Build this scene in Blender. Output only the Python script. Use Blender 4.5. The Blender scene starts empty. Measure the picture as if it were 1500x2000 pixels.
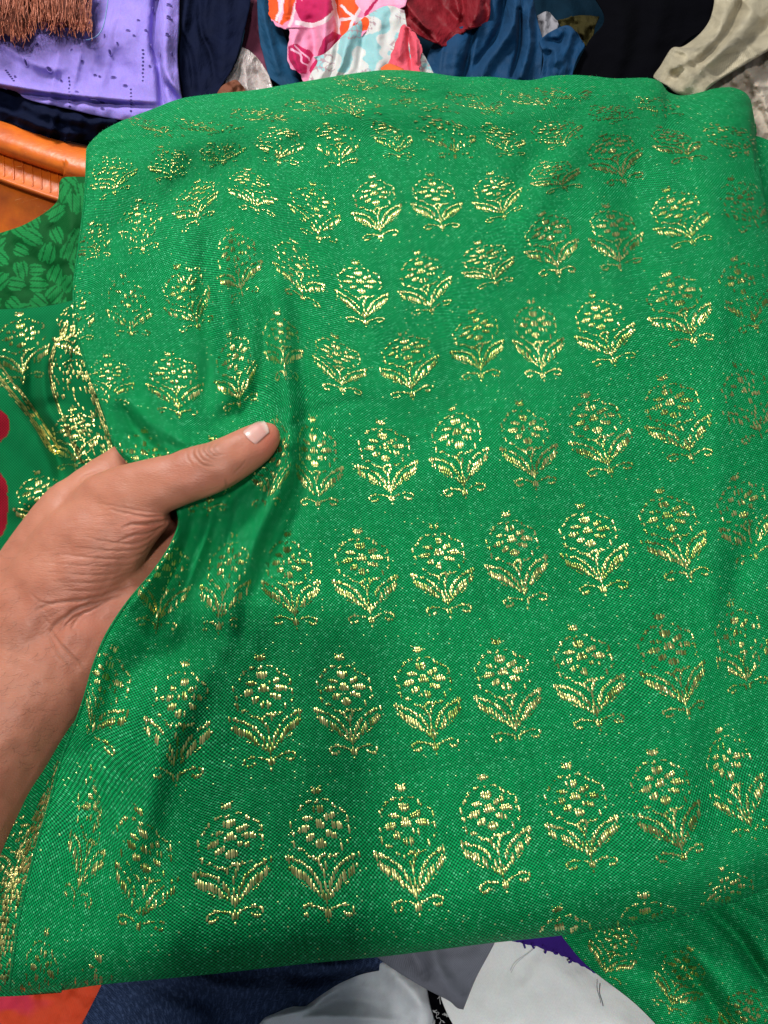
import bpy, bmesh, math, random
import numpy as np
from mathutils import Vector
from mathutils.bvhtree import BVHTree
rnd = random.Random(7)
rng = np.random.default_rng(7)
C = bpy.context.scene.collection

# ------------------------------------------------------------------ camera, world, lamps
FPX = 1444.0                       # focal length in pixels of the 1500 x 2000 photograph
PITCH, TILT, D0 = math.radians(35), math.radians(18), 0.37
RIGHT = np.array([1.0, 0, 0])
UP = np.array([0, math.cos(PITCH), math.sin(PITCH)])
BACK = np.array([0, -math.sin(PITCH), math.cos(PITCH)])
CAM = np.array([0, 0, 0.16]) + BACK * D0
N = math.sin(TILT) * UP + math.cos(TILT) * BACK       # normal of the sloping top of the heap
PY_ = np.cross(N, RIGHT)                              # up along that slope
ORG = CAM - BACK * D0

cam = bpy.data.objects.new('camera', bpy.data.cameras.new('camera'))
C.objects.link(cam)
cam.location = CAM
cam.rotation_euler = (PITCH, 0, 0)
cam.data.sensor_fit = 'VERTICAL'; cam.data.sensor_height = 36; cam.data.lens = 36 * FPX / 2000
cam.data.clip_start = 0.01; cam.data.clip_end = 50
bpy.context.scene.camera = cam
world = bpy.data.worlds.new('World'); bpy.context.scene.world = world
world.use_nodes = True
world.node_tree.nodes['Background'].inputs[0].default_value = (0.80, 0.90, 1.0, 1)
world.node_tree.nodes['Background'].inputs[1].default_value = 0.25
vs = bpy.context.scene.view_settings
vs.view_transform = 'Standard'; vs.look = 'None'; vs.gamma = 1; vs.exposure = 0.0

def lamp(name, loc, target, sx, sy, power, col):
    l = bpy.data.lights.new(name, 'AREA'); l.shape = 'RECTANGLE'; l.size = sx; l.size_y = sy
    l.energy = power; l.color = col
    o = bpy.data.objects.new(name, l); C.objects.link(o); o.location = loc
    d = Vector(target) - Vector(loc)
    o.rotation_euler = d.to_track_quat('-Z', 'Y').to_euler()
    return o
lamp('ceiling_lamp', (-0.36, 0.56, 1.02), (0, 0.03, .12), 0.34, 0.20, 11.8, (1.0, 0.985, 0.95))
lamp('ceiling_lamp', tuple(ORG + 1.30 / .367 * (.36 * BACK + .048 * UP + .012 * RIGHT)), (0, 0.0, .12), 0.085, 0.055, 8.8, (1.0, 0.98, 0.94))

# ------------------------------------------------------------------ projection helpers
def W(px, py, h):
    """world point seen at photo pixel (px, py) lying h metres above the slope of the heap"""
    px, py, h = np.broadcast_arrays(np.asarray(px, float), np.asarray(py, float), np.asarray(h, float))
    tx = (px - 750) / FPX; ty = (1000 - py) / FPX
    d = tx[..., None] * RIGHT + ty[..., None] * UP - BACK
    t = (h - (CAM - ORG) @ N) / (d @ N)
    return CAM + d * t[..., None]
def plane(p):
    q = p - ORG
    return q @ RIGHT, q @ PY_, q @ N
def unplane(x, y, h):
    return ORG + x[..., None] * RIGHT + y[..., None] * PY_ + h[..., None] * N
def project(p):
    q = p - CAM
    z = -(q @ BACK)
    return 750 + FPX * (q @ RIGHT) / z, 1000 - FPX * (q @ UP) / z

def noise2(x, y, seed=0, octaves=3):
    """smooth value noise, about -1..1"""
    out = np.zeros(np.broadcast(x, y).shape); amp = 1; tot = 0
    for o in range(octaves):
        r = np.random.default_rng(seed * 31 + o); G = r.uniform(-1, 1, (64, 64))
        xf = x * 2 ** o + 17.3 * o; yf = y * 2 ** o + 5.1 * o
        xi = np.floor(xf).astype(int); yi = np.floor(yf).astype(int)
        fx = xf - xi; fy = yf - yi
        fx = fx * fx * (3 - 2 * fx); fy = fy * fy * (3 - 2 * fy)
        g = lambda a, b: G[a % 64, b % 64]
        out = out + amp * ((g(xi, yi) * (1 - fx) + g(xi + 1, yi) * fx) * (1 - fy) + (g(xi, yi + 1) * (1 - fx) + g(xi + 1, yi + 1) * fx) * fy)
        tot += amp; amp *= .5
    return out / tot * 1.5

def polydist(px, py, poly):
    """distance to a polyline, position along it (0..1) and signed side"""
    P = np.array(poly, float); best = np.full(px.shape, 1e9); par = np.zeros(px.shape); side = np.zeros(px.shape)
    L = np.hypot(*np.diff(P, axis=0).T); cum = np.concatenate([[0], np.cumsum(L)])
    for k in range(len(P) - 1):
        a, b = P[k], P[k + 1]; d = b - a
        t = np.clip(((px - a[0]) * d[0] + (py - a[1]) * d[1]) / (d @ d), 0, 1)
        qx = px - a[0] - t * d[0]; qy = py - a[1] - t * d[1]
        r = np.hypot(qx, qy); m = r < best
        best = np.where(m, r, best); par = np.where(m, (cum[k] + t * L[k]) / cum[-1], par)
        side = np.where(m, np.sign(d[0] * qy - d[1] * qx), side)
    return best, par, side
def smooth_poly(poly, n=8):
    P = np.array(poly, float)
    if len(P) < 3: return P
    Q = np.vstack([2 * P[0] - P[1], P, 2 * P[-1] - P[-2]]); out = []
    for k in range(1, len(Q) - 2):
        for t in np.arange(n) / n:
            a, b, c, d = Q[k - 1:k + 3]
            out.append(.5 * (2 * b + (c - a) * t + (2 * a - 5 * b + 4 * c - d) * t * t + (3 * b - a - 3 * c + d) * t ** 3))
    out.append(P[-1]); return np.array(out)
def folds_h(px, py, folds):
    """folds: (polyline, width px, height m[, taper]) -> height"""
    h = np.zeros(px.shape)
    for f in folds:
        poly, w, a = f[:3]
        d, t, s = polydist(px, py, smooth_poly(poly, 5))
        taper = np.sin(np.pi * np.clip(t * .86 + .07, 0, 1)) ** .5 if len(f) < 4 else f[3](t)
        h += 1.25 * a * taper * np.exp(-(d / w) ** 2)
    return h
def inpoly(px, py, poly):
    P = np.array(poly, float); ins = np.zeros(px.shape, bool); j = len(P) - 1
    for i in range(len(P)):
        xi, yi = P[i]; xj, yj = P[j]
        c = ((yi > py) != (yj > py)) & (px < (xj - xi) * (py - yi) / (yj - yi + 1e-12) + xi)
        ins ^= c; j = i
    return ins
def resample(curve, s, smooth=True):
    P = smooth_poly(curve, 6) if smooth else np.array(curve, float)
    L = np.concatenate([[0], np.cumsum(np.hypot(*np.diff(P, axis=0).T))]); L /= L[-1]
    return np.interp(s, L, P[:, 0]), np.interp(s, L, P[:, 1])

# ------------------------------------------------------------------ objects
def mesh_obj(name, verts, faces, mat, parent=None, uv=None, cols=None, smooth=True, kind=None):
    me = bpy.data.meshes.new(name)
    verts = np.asarray(verts, np.float32); faces = np.asarray(faces, np.int32)
    me.vertices.add(len(verts)); me.vertices.foreach_set('co', verts.ravel())
    k = faces.shape[1]
    me.loops.add(faces.size); me.loops.foreach_set('vertex_index', faces.ravel())
    me.polygons.add(len(faces)); me.polygons.foreach_set('loop_start', np.arange(0, faces.size, k, dtype=np.int32))
    me.polygons.foreach_set('loop_total', np.full(len(faces), k, np.int32))
    me.update(calc_edges=True)
    me.polygons.foreach_set('use_smooth', np.full(len(faces), smooth, bool))
    if uv is not None:
        l = me.uv_layers.new(name='UVMap'); l.data.foreach_set('uv', np.asarray(uv, np.float32)[faces.ravel()].ravel())
    if cols is not None:
        a = me.color_attributes.new('print', 'FLOAT_COLOR', 'POINT')
        c = np.ones((len(verts), 4), np.float32); c[:, :cols.shape[1]] = cols; a.data.foreach_set('color', c.ravel())
    me.materials.append(mat); me.validate()
    o = bpy.data.objects.new(name, me); C.objects.link(o)
    if parent is not None: o.parent = parent
    if kind: o['kind'] = kind
    return o
def tag(o, label, cat, group=None):
    o['label'] = label; o['category'] = cat
    if group: o['group'] = group
    return o
def grid_faces(nr, nc, off=0):
    i = np.arange(nr - 1)[:, None] * nc + np.arange(nc - 1)[None, :]
    return (np.stack([i, i + nc, i + nc + 1, i + 1], -1).reshape(-1, 4) + off)
def solidify(o, t=0.0008):
    m = o.modifiers.new('thickness', 'SOLIDIFY'); m.thickness = t; m.offset = -1
    return o

def tube_mesh(paths, r, seg=5):
    V = []; F = []
    for P in paths:
        P = np.asarray(P, float); n = len(P)
        T = np.gradient(P, axis=0); T /= np.linalg.norm(T, axis=1)[:, None] + 1e-12
        A = np.cross(T, N); A /= np.linalg.norm(A, axis=1)[:, None] + 1e-9
        B = np.cross(T, A); a = np.arange(seg) * 2 * np.pi / seg
        rr = r if np.ndim(r) else np.full(n, r)
        ring = P[:, None] + rr[:n, None, None] * (np.cos(a)[None, :, None] * A[:, None] + np.sin(a)[None, :, None] * B[:, None])
        o = sum(len(v) for v in V); V.append(ring.reshape(-1, 3))
        i = np.arange(n - 1)[:, None] * seg; j = np.arange(seg)[None]; j2 = (j + 1) % seg
        F.append(np.stack([i + j, i + j2, i + seg + j2, i + seg + j], -1).reshape(-1, 4) + o)
    return np.vstack(V), np.vstack(F)

# ------------------------------------------------------------------ materials
def new_mat(name):
    m = bpy.data.materials.new(name); m.use_nodes = True
    nt = m.node_tree; b = nt.nodes['Principled BSDF']
    return m, nt, b
def nd(nt, typ, **kw):
    n = nt.nodes.new(typ)
    for k, v in kw.items(): setattr(n, k, v)
    return n
def math_(nt, op, a, b=None, c=None):
    n = nd(nt, 'ShaderNodeMath', operation=op)
    for k, x in enumerate((a, b, c)):
        if x is None: continue
        if isinstance(x, (int, float)): n.inputs[k].default_value = x
        else: nt.links.new(x, n.inputs[k])
    return n.outputs[0]
def mix_(nt, f, a, b, blend='MIX'):
    n = nd(nt, 'ShaderNodeMix', data_type='RGBA', blend_type=blend)
    if isinstance(f, (int, float)): n.inputs[0].default_value = f
    else: nt.links.new(f, n.inputs[0])
    for k, x in ((6, a), (7, b)):
        if isinstance(x, tuple): n.inputs[k].default_value = (*x[:3], 1)
        else: nt.links.new(x, n.inputs[k])
    return n.outputs[2]
def noise_(nt, vec, scale, detail=3, rough=.5):
    n = nd(nt, 'ShaderNodeTexNoise'); n.inputs['Scale'].default_value = scale; n.inputs['Detail'].default_value = detail
    n.inputs['Roughness'].default_value = rough; nt.links.new(vec, n.inputs['Vector']); return n.outputs['Fac']
def ramp_(nt, f, lo, hi):
    n = nd(nt, 'ShaderNodeMapRange'); n.inputs['From Min'].default_value = lo; n.inputs['From Max'].default_value = hi
    nt.links.new(f, n.inputs['Value']); return n.outputs[0]
def weave_nodes(nt, uv, fu, fv, twill=False):
    """plain weave relief: -1..1, period 1/fu, 1/fv in uv units"""
    s = nd(nt, 'ShaderNodeSeparateXYZ'); nt.links.new(uv, s.inputs[0])
    a = math_(nt, 'MULTIPLY', s.outputs[0], fu); b = math_(nt, 'MULTIPLY', s.outputs[1], fv)
    if twill:
        return math_(nt, 'SINE', math_(nt, 'MULTIPLY', math_(nt, 'ADD', a, b), 2 * math.pi)), a, b
    sa = math_(nt, 'SINE', math_(nt, 'MULTIPLY', a, 2 * math.pi)); sb = math_(nt, 'SINE', math_(nt, 'MULTIPLY', b, 2 * math.pi))
    return math_(nt, 'MULTIPLY', sa, sb), a, b

def fabric(name, col, rough=.85, sheen=.25, thread=.0011, relief=.25, vary=.18, wrinkle=.25, attr=False, twill=False,
           spec=.18, alpha=None, fuzz=0, col2=None, sub=0):
    """cloth in real metres: uv are metres on the cloth"""
    m, nt, b = new_mat(name)
    uv = nd(nt, 'ShaderNodeTexCoord').outputs['UV']
    w, a_, b_ = weave_nodes(nt, uv, 1 / thread, 1 / thread, twill)
    base = col
    if attr:
        base = nd(nt, 'ShaderNodeVertexColor', layer_name='print').outputs['Color']
    n1 = noise_(nt, uv, 45, 4, .6); n2 = noise_(nt, uv, 900, 2, .6)
    dark = mix_(nt, 1.0, base, (1 - vary * 1.6,) * 3, 'MULTIPLY')
    c = mix_(nt, ramp_(nt, n1, .3, .7), base, dark)
    f = math_(nt, 'MULTIPLY', math_(nt, 'ADD', math_(nt, 'MULTIPLY', w, -.5), .5), relief * 1.3)
    c2 = mix_(nt, 1.0, c, (.45, .45, .45) if col2 is None else col2, 'MULTIPLY')
    c = mix_(nt, f, c, c2)
    c = mix_(nt, math_(nt, 'MULTIPLY', n2, .35), c, mix_(nt, 1.0, c, (.55, .55, .55), 'MULTIPLY'))
    nt.links.new(c, b.inputs['Base Color'])
    if not attr and max(col) < .07: sheen = 0; spec = min(spec, .05)
    b.inputs['Roughness'].default_value = rough; b.inputs['Specular IOR Level'].default_value = spec
    b.inputs['Sheen Weight'].default_value = sheen * .22; b.inputs['Sheen Roughness'].default_value = .4
    if not attr: b.inputs['Sheen Tint'].default_value = (*[min(1, q * 1.5 + .15) for q in col], 1)
    bp = nd(nt, 'ShaderNodeBump'); bp.inputs['Strength'].default_value = min(1, relief * 1.6); bp.inputs['Distance'].default_value = .0003
    nt.links.new(math_(nt, 'ADD', w, math_(nt, 'MULTIPLY', n2, 1.0 + fuzz)), bp.inputs['Height'])
    bp2 = nd(nt, 'ShaderNodeBump'); bp2.inputs['Strength'].default_value = wrinkle; bp2.inputs['Distance'].default_value = .004
    mp = nd(nt, 'ShaderNodeMapping'); mp.inputs['Scale'].default_value = (1.0, .55, 1); mp.inputs['Rotation'].default_value = (0, 0, .5)
    nt.links.new(uv, mp.inputs[0])
    nt.links.new(noise_(nt, mp.outputs[0], 60, 4, .62), bp2.inputs['Height'])
    nt.links.new(bp.outputs[0], bp2.inputs['Normal']); nt.links.new(bp2.outputs[0], b.inputs['Normal'])
    if sub:
        b.inputs['Subsurface Weight'].default_value = sub; b.inputs['Subsurface Scale'].default_value = .004
    if alpha is not None:
        b.inputs['Alpha'].default_value = alpha
    return m

def brocade_mat(name, nu=22.0, nv=42.0, flecks=.015, col=(.002, .445, .122), gap=(.001, .085, .024)):
    """green weave: uv are pattern repeats, nu x nv thread pairs per repeat; loose metal flecks of the gold weft show through"""
    m, nt, b = new_mat(name)
    uv = nd(nt, 'ShaderNodeTexCoord').outputs['UV']
    big = noise_(nt, uv, 3.0, 3, .6); 
    # threads wander a little
    wob = nd(nt, 'ShaderNodeTexNoise'); wob.inputs['Scale'].default_value = 9; wob.inputs['Detail'].default_value = 3
    nt.links.new(uv, wob.inputs['Vector'])
    vm = nd(nt, 'ShaderNodeVectorMath', operation='MULTIPLY_ADD'); nt.links.new(wob.outputs['Color'], vm.inputs[0])
    vm.inputs[1].default_value = (.020, .012, 0); nt.links.new(uv, vm.inputs[2])
    w, a, bb = weave_nodes(nt, vm.outputs[0], nu, nv)
    t = ramp_(nt, w, -.5, .6)
    # every thread has its own thickness and tone
    ca = nd(nt, 'ShaderNodeCombineXYZ'); nt.links.new(math_(nt, 'FLOOR', math_(nt, 'MULTIPLY', a, 2)), ca.inputs[0])
    wn = nd(nt, 'ShaderNodeTexWhiteNoise', noise_dimensions='2D'); nt.links.new(ca.outputs[0], wn.inputs['Vector'])
    cb = nd(nt, 'ShaderNodeCombineXYZ'); nt.links.new(math_(nt, 'FLOOR', math_(nt, 'MULTIPLY', bb, 2)), cb.inputs[0])
    wn2 = nd(nt, 'ShaderNodeTexWhiteNoise', noise_dimensions='2D'); nt.links.new(cb.outputs[0], wn2.inputs['Vector'])
    thr = math_(nt, 'ADD', wn.outputs['Value'], wn2.outputs['Value'])
    c = mix_(nt, t, gap, col)
    c = mix_(nt, math_(nt, 'MULTIPLY', thr, .27), c, mix_(nt, 1.0, c, (.4, .55, .5), 'MULTIPLY'))
    c = mix_(nt, ramp_(nt, big, .35, .7), c, mix_(nt, 1.0, c, (1.0, .9, .95), 'MULTIPLY'))
    for sc_ in ((3, 60, 1), (45, 3.5, 1)):
        mps = nd(nt, 'ShaderNodeMapping'); mps.inputs['Scale'].default_value = sc_; nt.links.new(uv, mps.inputs[0])
        c = mix_(nt, math_(nt, 'MULTIPLY', ramp_(nt, noise_(nt, mps.outputs[0], 1.0, 3, .65), .48, .72), .34), c, mix_(nt, 1.0, c, (.45, .52, .45), 'MULTIPLY'))
    # flecks: one weft crossing in every ~30 is bare metal
    cc = nd(nt, 'ShaderNodeCombineXYZ'); nt.links.new(math_(nt, 'FLOOR', math_(nt, 'MULTIPLY', a, 2)), cc.inputs[0])
    nt.links.new(math_(nt, 'FLOOR', math_(nt, 'MULTIPLY', bb, 2)), cc.inputs[1])
    w3 = nd(nt, 'ShaderNodeTexWhiteNoise', noise_dimensions='2D'); nt.links.new(cc.outputs[0], w3.inputs['Vector'])
    dens = ramp_(nt, noise_(nt, uv, 2.2, 3, .6), .35, .75)
    th = math_(nt, 'SUBTRACT', 1 - flecks * .35, math_(nt, 'MULTIPLY', dens, flecks))
    fl = math_(nt, 'GREATER_THAN', w3.outputs['Value'], th)
    fl = math_(nt, 'MULTIPLY', fl, ramp_(nt, w, .15, .55))
    spk = math_(nt, 'MULTIPLY', math_(nt, 'POWER', w3.outputs['Value'], 6), .55)
    c = mix_(nt, math_(nt, 'MULTIPLY', spk, t), c, (.16, .85, .42))
    c = mix_(nt, fl, c, (.60, .78, .28))
    nt.links.new(c, b.inputs['Base Color'])
    nt.links.new(math_(nt, 'MULTIPLY', fl, .7), b.inputs['Metallic'])
    nt.links.new(math_(nt, 'SUBTRACT', .62, math_(nt, 'MULTIPLY', fl, .3)), b.inputs['Roughness'])
    b.inputs['Specular IOR Level'].default_value = .07
    b.inputs['Sheen Weight'].default_value = .03; b.inputs['Sheen Roughness'].default_value = .35; b.inputs['Sheen Tint'].default_value = (.1, 1, .5, 1)
    bp = nd(nt, 'ShaderNodeBump'); bp.inputs['Strength'].default_value = .6; bp.inputs['Distance'].default_value = .00035
    nt.links.new(math_(nt, 'ADD', w, math_(nt, 'MULTIPLY', w3.outputs['Value'], .5)), bp.inputs['Height'])
    bp2 = nd(nt, 'ShaderNodeBump'); bp2.inputs['Strength'].default_value = .22; bp2.inputs['Distance'].default_value = .003
    nt.links.new(noise_(nt, uv, 5, 4, .6), bp2.inputs['Height']); nt.links.new(bp.outputs[0], bp2.inputs['Normal'])
    nt.links.new(bp2.outputs[0], b.inputs['Normal'])
    return m
def gold_mat():
    m, nt, b = new_mat('gold_thread')
    uv = nd(nt, 'ShaderNodeTexCoord').outputs['UV']
    s = nd(nt, 'ShaderNodeSeparateXYZ'); nt.links.new(uv, s.inputs[0])
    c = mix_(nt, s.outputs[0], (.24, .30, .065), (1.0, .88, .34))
    nt.links.new(c, b.inputs['Base Color'])
    b.inputs['Metallic'].default_value = .92
    nt.links.new(math_(nt, 'MULTIPLY_ADD', s.outputs[1], .22, .20), b.inputs['Roughness'])
    return m
GREEN = brocade_mat('green_brocade')
GOLD = gold_mat()
GOLD2, nt, b = new_mat('dull_gold_thread')
b.inputs['Metallic'].default_value = .85; b.inputs['Roughness'].default_value = .42
s_ = nd(nt, 'ShaderNodeSeparateXYZ'); nt.links.new(nd(nt, 'ShaderNodeTexCoord').outputs['UV'], s_.inputs[0])
nt.links.new(mix_(nt, s_.outputs[0], (.06, .10, .02), (.85, .72, .26)), b.inputs['Base Color'])

# ------------------------------------------------------------------ woven flower motif
def motif_cells():
    """design grid of one flower: gold floats as (p, q0, q1) in photo pixels of a full-size flower"""
    PITCH_P, PITCH_Q = 4.0, 3.0
    ps = np.arange(-80, 81, PITCH_P); qs = np.arange(-74, 146, PITCH_Q)
    P, Q = np.meshgrid(ps, qs, indexing='ij')
    on = np.zeros(P.shape, bool)
    def blob(cx, cy, rx, ry, rot=0):
        c, s = math.cos(rot), math.sin(rot); x = (P - cx) * c + (Q - cy) * s; y = -(P - cx) * s + (Q - cy) * c
        on[(x / rx) ** 2 + (y / ry) ** 2 < 1] = True
    def line(poly, w):
        d, t, s = polydist(P, Q, smooth_poly(poly, 6)); on[d < w] = True
    def dots(poly, w, keep):
        d, t, s = polydist(P, Q, smooth_poly(poly, 6)); on[(d < w) & (np.sin(t * keep) > -.45)] = True
    a = np.linspace(0, 2 * np.pi, 61); r = 1 + .14 * np.abs(np.sin(4 * a + .4))
    dots(np.c_[48 * r * np.cos(a), 2 + 42 * r * np.sin(a)], 2.3, 120)
    blob(0, -60, 8.5, 7); line([(-7, -68), (0, -60)], 2); line([(7, -68), (0, -60)], 2)
    for cx, cy, rx, ry, ro in [(0, 0, 9, 9, 0), (0, -27, 11, 8, 0), (0, 28, 11, 8, 0), (-29, 3, 12, 6.5, -.15), (30, 0, 13, 6.5, .1),
                               (-20, -14, 10, 5, .3), (20, -14, 11, 5, -.5), (-18, 17, 10, 5.5, -.45), (20, 15, 12, 5, .25)]:
        blob(cx, cy, rx, ry, ro)
    line([(-15, 47), (-8, 54), (-2, 64)], 2.6); line([(15, 44), (8, 53), (2, 64)], 2.6); line([(-4, 46), (4, 44)], 2)
    line([(0, 66), (0, 86), (0, 112), (0, 138)], 2.3)
    for s in (-1, 1):
        up_ = [(62, 40), (50, 47), (34, 55), (18, 70), (7, 92), (3, 108)]; lo_ = [(62, 40), (60, 58), (49, 74), (32, 86), (14, 95), (3, 108)]
        line([(s * x, y) for x, y in up_], 3.0); line([(s * x, y) for x, y in lo_], 2.4)
        on[inpoly(P, Q, [(s * x, y) for x, y in [(61, 50), (50, 58), (34, 66), (20, 82), (18, 93), (33, 86), (50, 74), (60, 59)]])] = True
        line([(s * 1, 132), (s * 6, 122), (s * 17, 116), (s * 32, 114), (s * 43, 119), (s * 41, 127), (s * 32, 129), (s * 26, 125)], 2.2)
    out = []
    for i, p in enumerate(ps):
        j = 0
        while j < len(qs):
            if on[i, j]:
                k = j
                while k < len(qs) and on[i, k] and k - j < 5: k += 1
                out.append((p, qs[j] - PITCH_Q * .5, qs[k - 1] + PITCH_Q * .5)); j = k + (1 if k - j >= 5 else 0)
            else: j += 1
    return np.array(out)
CELLS = motif_cells()
CU, CV = 155.0, 258.0                     # pixels per repeat across and along
def floats_mesh(p, q0, q1, u0, v0, fmap, hfun, width=3.3, lift=.00022, seed=0, mask=None, angle_dim=0.0):
    """gold floats (each a little arched ribbon) laid on the cloth given by fmap(u, v) -> photo px, hfun(px, py) -> height"""
    r = np.random.default_rng(seed); n = len(p)
    ks = np.array([0, .25, .5, .75, 1.0]); arch = np.array([-.9, .75, 1.15, .75, -.9])
    p = p + r.normal(0, .45, n); q0 = q0 + r.normal(0, .6, n); q1 = q1 + r.normal(0, .6, n)
    drift = r.normal(0, .7, n)
    Q = q0[:, None] + (q1 - q0)[:, None] * ks
    roll = r.normal(r.normal(0, .22), .26, n); up = r.normal(0, .3, n)
    V = []
    for side in (-1, 0, 1):
        Pp = p[:, None] + side * width / 2 * np.array([.5, 1, 1, 1, .5]) + drift[:, None] * (ks - .5)
        px, py = fmap(u0 + Pp / CU, v0 + Q / CV)
        h = hfun(px, py) + lift * (arch + (.55 if side == 0 else 0) + side * roll[:, None] + up[:, None] * (ks - .5)) + .00022
        V.append(W(px, py, h))
    V = np.stack(V, 1)                       # n,3,5,3
    cx, cy = project(V[:, 1, 2])
    keep = np.ones(n, bool) if mask is None else mask(cx, cy)
    keep &= r.random(n) > .05 + angle_dim * (.75 + .9 * noise2(p / 22 + seed * 3, q0 / 26, 9, 2))
    V = V[keep]; m = len(V)
    if m == 0: return None
    tn = np.clip(r.beta(1.3, 1.5, m) + r.normal(-.02, .16) - .3 * angle_dim + .42 * noise2(p[keep] / 30 + seed, q0[keep] / 34, 5, 2), 0, 1)  # tone also lowered in the colour where thread should catch less light
    uv = np.stack([np.repeat(tn, 15), np.repeat(r.random(m), 15)], -1)
    b = (np.arange(m) * 15)[:, None, None]; s = np.arange(2)[None, :, None] * 5; k = np.arange(4)[None, None]
    i = b + s + k
    F = np.stack([i, i + 5, i + 6, i + 1], -1).reshape(-1, 4)
    return V.reshape(-1, 3), F, uv
def lay_motif(u0, v0, fmap, hfun, parent, seed, mask=None, scale=1.0, angle_dim=.12):
    c = CELLS
    g = floats_mesh(c[:, 0] * scale, c[:, 1] * scale, c[:, 2] * scale, u0, v0, fmap, hfun, seed=seed, mask=mask, angle_dim=angle_dim)
    if g is None or len(g[0]) < 15 * 12: return None
    return mesh_obj('woven_flower', g[0], g[1], GOLD, parent, uv=g[2])

class TPS:
    def __init__(s, src, dst, lam=0.0, sc=1.0):
        s.c = np.asarray(src, float) * sc; s.sc = sc; n = len(s.c)
        K = s.k(s.c, s.c) + lam * np.eye(n); Pm = np.c_[np.ones(n), s.c]
        A = np.block([[K, Pm], [Pm.T, np.zeros((3, 3))]])
        s.w = np.linalg.solve(A, np.r_[np.asarray(dst, float), np.zeros((3, 2))])
    @staticmethod
    def k(a, b):
        d2 = ((a[:, None] - b[None]) ** 2).sum(-1); return .5 * d2 * np.log(d2 + 1e-9)
    def __call__(s, x, y):
        sh = np.broadcast(x, y).shape
        q = np.stack([np.broadcast_to(x, sh).ravel(), np.broadcast_to(y, sh).ravel()], -1) * s.sc
        out = np.empty((len(q), 2))
        for i in range(0, len(q), 20000):
            z = q[i:i + 20000]; out[i:i + 20000] = s.k(z, s.c) @ s.w[:-3] + np.c_[np.ones(len(z)), z] @ s.w[-3:]
        return out[:, 0].reshape(sh), out[:, 1].reshape(sh)

# flowers of the main cloth: column c, row j, flower centre, foot
FL = [
 (10,-1,1273,197,1298,228),(10,0,1313,267,1352,313),(10,1,1317,407,1357,478),(10,2,1320,572,1358,675),(10,3,1310,787,1355,903),(10,4,1303,1007,1350,1135),(10,5,1307,1263,1347,1403),(10,6,1290,1530,1340,1687),(10,7,1262,1802,None,None),
 (9,-2,1077,183,None,None),(9,-1,1190,213,None,None),(9,0,1190,280,1222,362),(9,1,1200,440,1213,528),(9,2,1167,620,1202,713),(9,3,1160,817,1195,930),(9,4,1148,1037,1182,1162),(9,5,1137,1283,1173,1425),(9,6,1123,1557,1160,1700),(9,7,1100,1835,None,None),
 (8,-2,1017,187,None,None),(8,-1,1080,253,1105,285),(8,0,1073,333,1106,370),(8,1,1070,447,1093,540),(8,2,1043,633,1062,743),(8,3,1027,837,1048,955),(8,4,1000,1053,1031,1187),(8,5,983,1313,1013,1453),(8,6,955,1580,990,1742),
 (7,-2,910,190,None,None),(7,-1,977,260,997,307),(7,0,967,367,987,428),(7,1,943,503,972,557),(7,2,933,640,940,743),(7,3,893,843,910,973),(7,4,857,1080,880,1205),(7,5,827,1327,853,1472),(7,6,793,1607,820,1787),
 (6,-3,767,160,None,None),(6,-2,805,198,None,None),(6,-1,873,240,890,313),(6,0,848,373,865,450),(6,1,823,530,845,613),(6,2,793,680,807,780),(6,3,750,873,767,983),(6,4,707,1090,728,1223),(6,5,672,1343,693,1480),(6,6,623,1610,643,1800),(6,7,740,1855,None,None),
 (5,-3,693,158,None,None),(5,-2,685,195,700,231),(5,-1,767,247,777,312),(5,0,732,377,745,470),(5,1,703,550,715,638),(5,2,657,693,670,768),(5,3,613,883,622,993),(5,4,560,1097,580,1227),(5,5,515,1345,532,1502),(5,6,450,1635,460,1803),
 (4,-2,595,203,None,None),(4,-1,655,260,663,328),(4,0,615,393,623,473),(4,1,582,503,None,None),(4,2,549,650,557,737),(4,3,548,880,517,993),(4,4,447,1098,426,1237),(4,5,357,1360,342,1535),(4,6,287,1663,270,1823),
 (3,-2,490,222,None,None),(3,-1,550,260,543,323),(3,0,483,350,505,417),(3,1,457,487,475,583),(3,2,460,697,470,800),(3,4,325,1110,305,1235),(3,5,207,1323,178,1455),(3,6,190,1577,143,1770),
 (2,-2,383,245,None,None),(2,-1,430,293,None,None),(2,0,383,377,387,437),(2,1,360,567,390,643),(2,2,337,728,350,815),
 (1,-2,268,232,None,None),(1,-1,330,305,None,None),(1,0,267,420,280,493),(1,1,247,580,257,658),(1,2,213,727,213,790),
 (0,-1,220,328,225,380),(0,0,180,465,190,505),(0,1,145,600,None,None),
 (11,0,1425,262,1460,302),(11,1,1447,387,1483,447),(11,2,1448,550,1480,647),(11,3,1457,763,1490,860),(11,4,1447,983,1478,1097),(11,5,1440,1237,1463,1350),(11,6,1413,1483,1477,1640),(11,7,1415,1735,None,None)]
FL = [f for f in FL if not (f[0] == 6 and f[1] == 7)]
uvp, pxp = [], []
for c, j, fx, fy, bx, by in FL:
    u = c - .5 * j
    uvp.append((u, j)); pxp.append((fx, fy))
    if bx is not None: uvp.append((u, j + .53)); pxp.append((bx, by))
uvp = np.array(uvp); pxp = np.array(pxp, float)
FWD = TPS(uvp, pxp, lam=.02)
INV = TPS(pxp, uvp, lam=.0015, sc=1 / 150)

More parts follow.
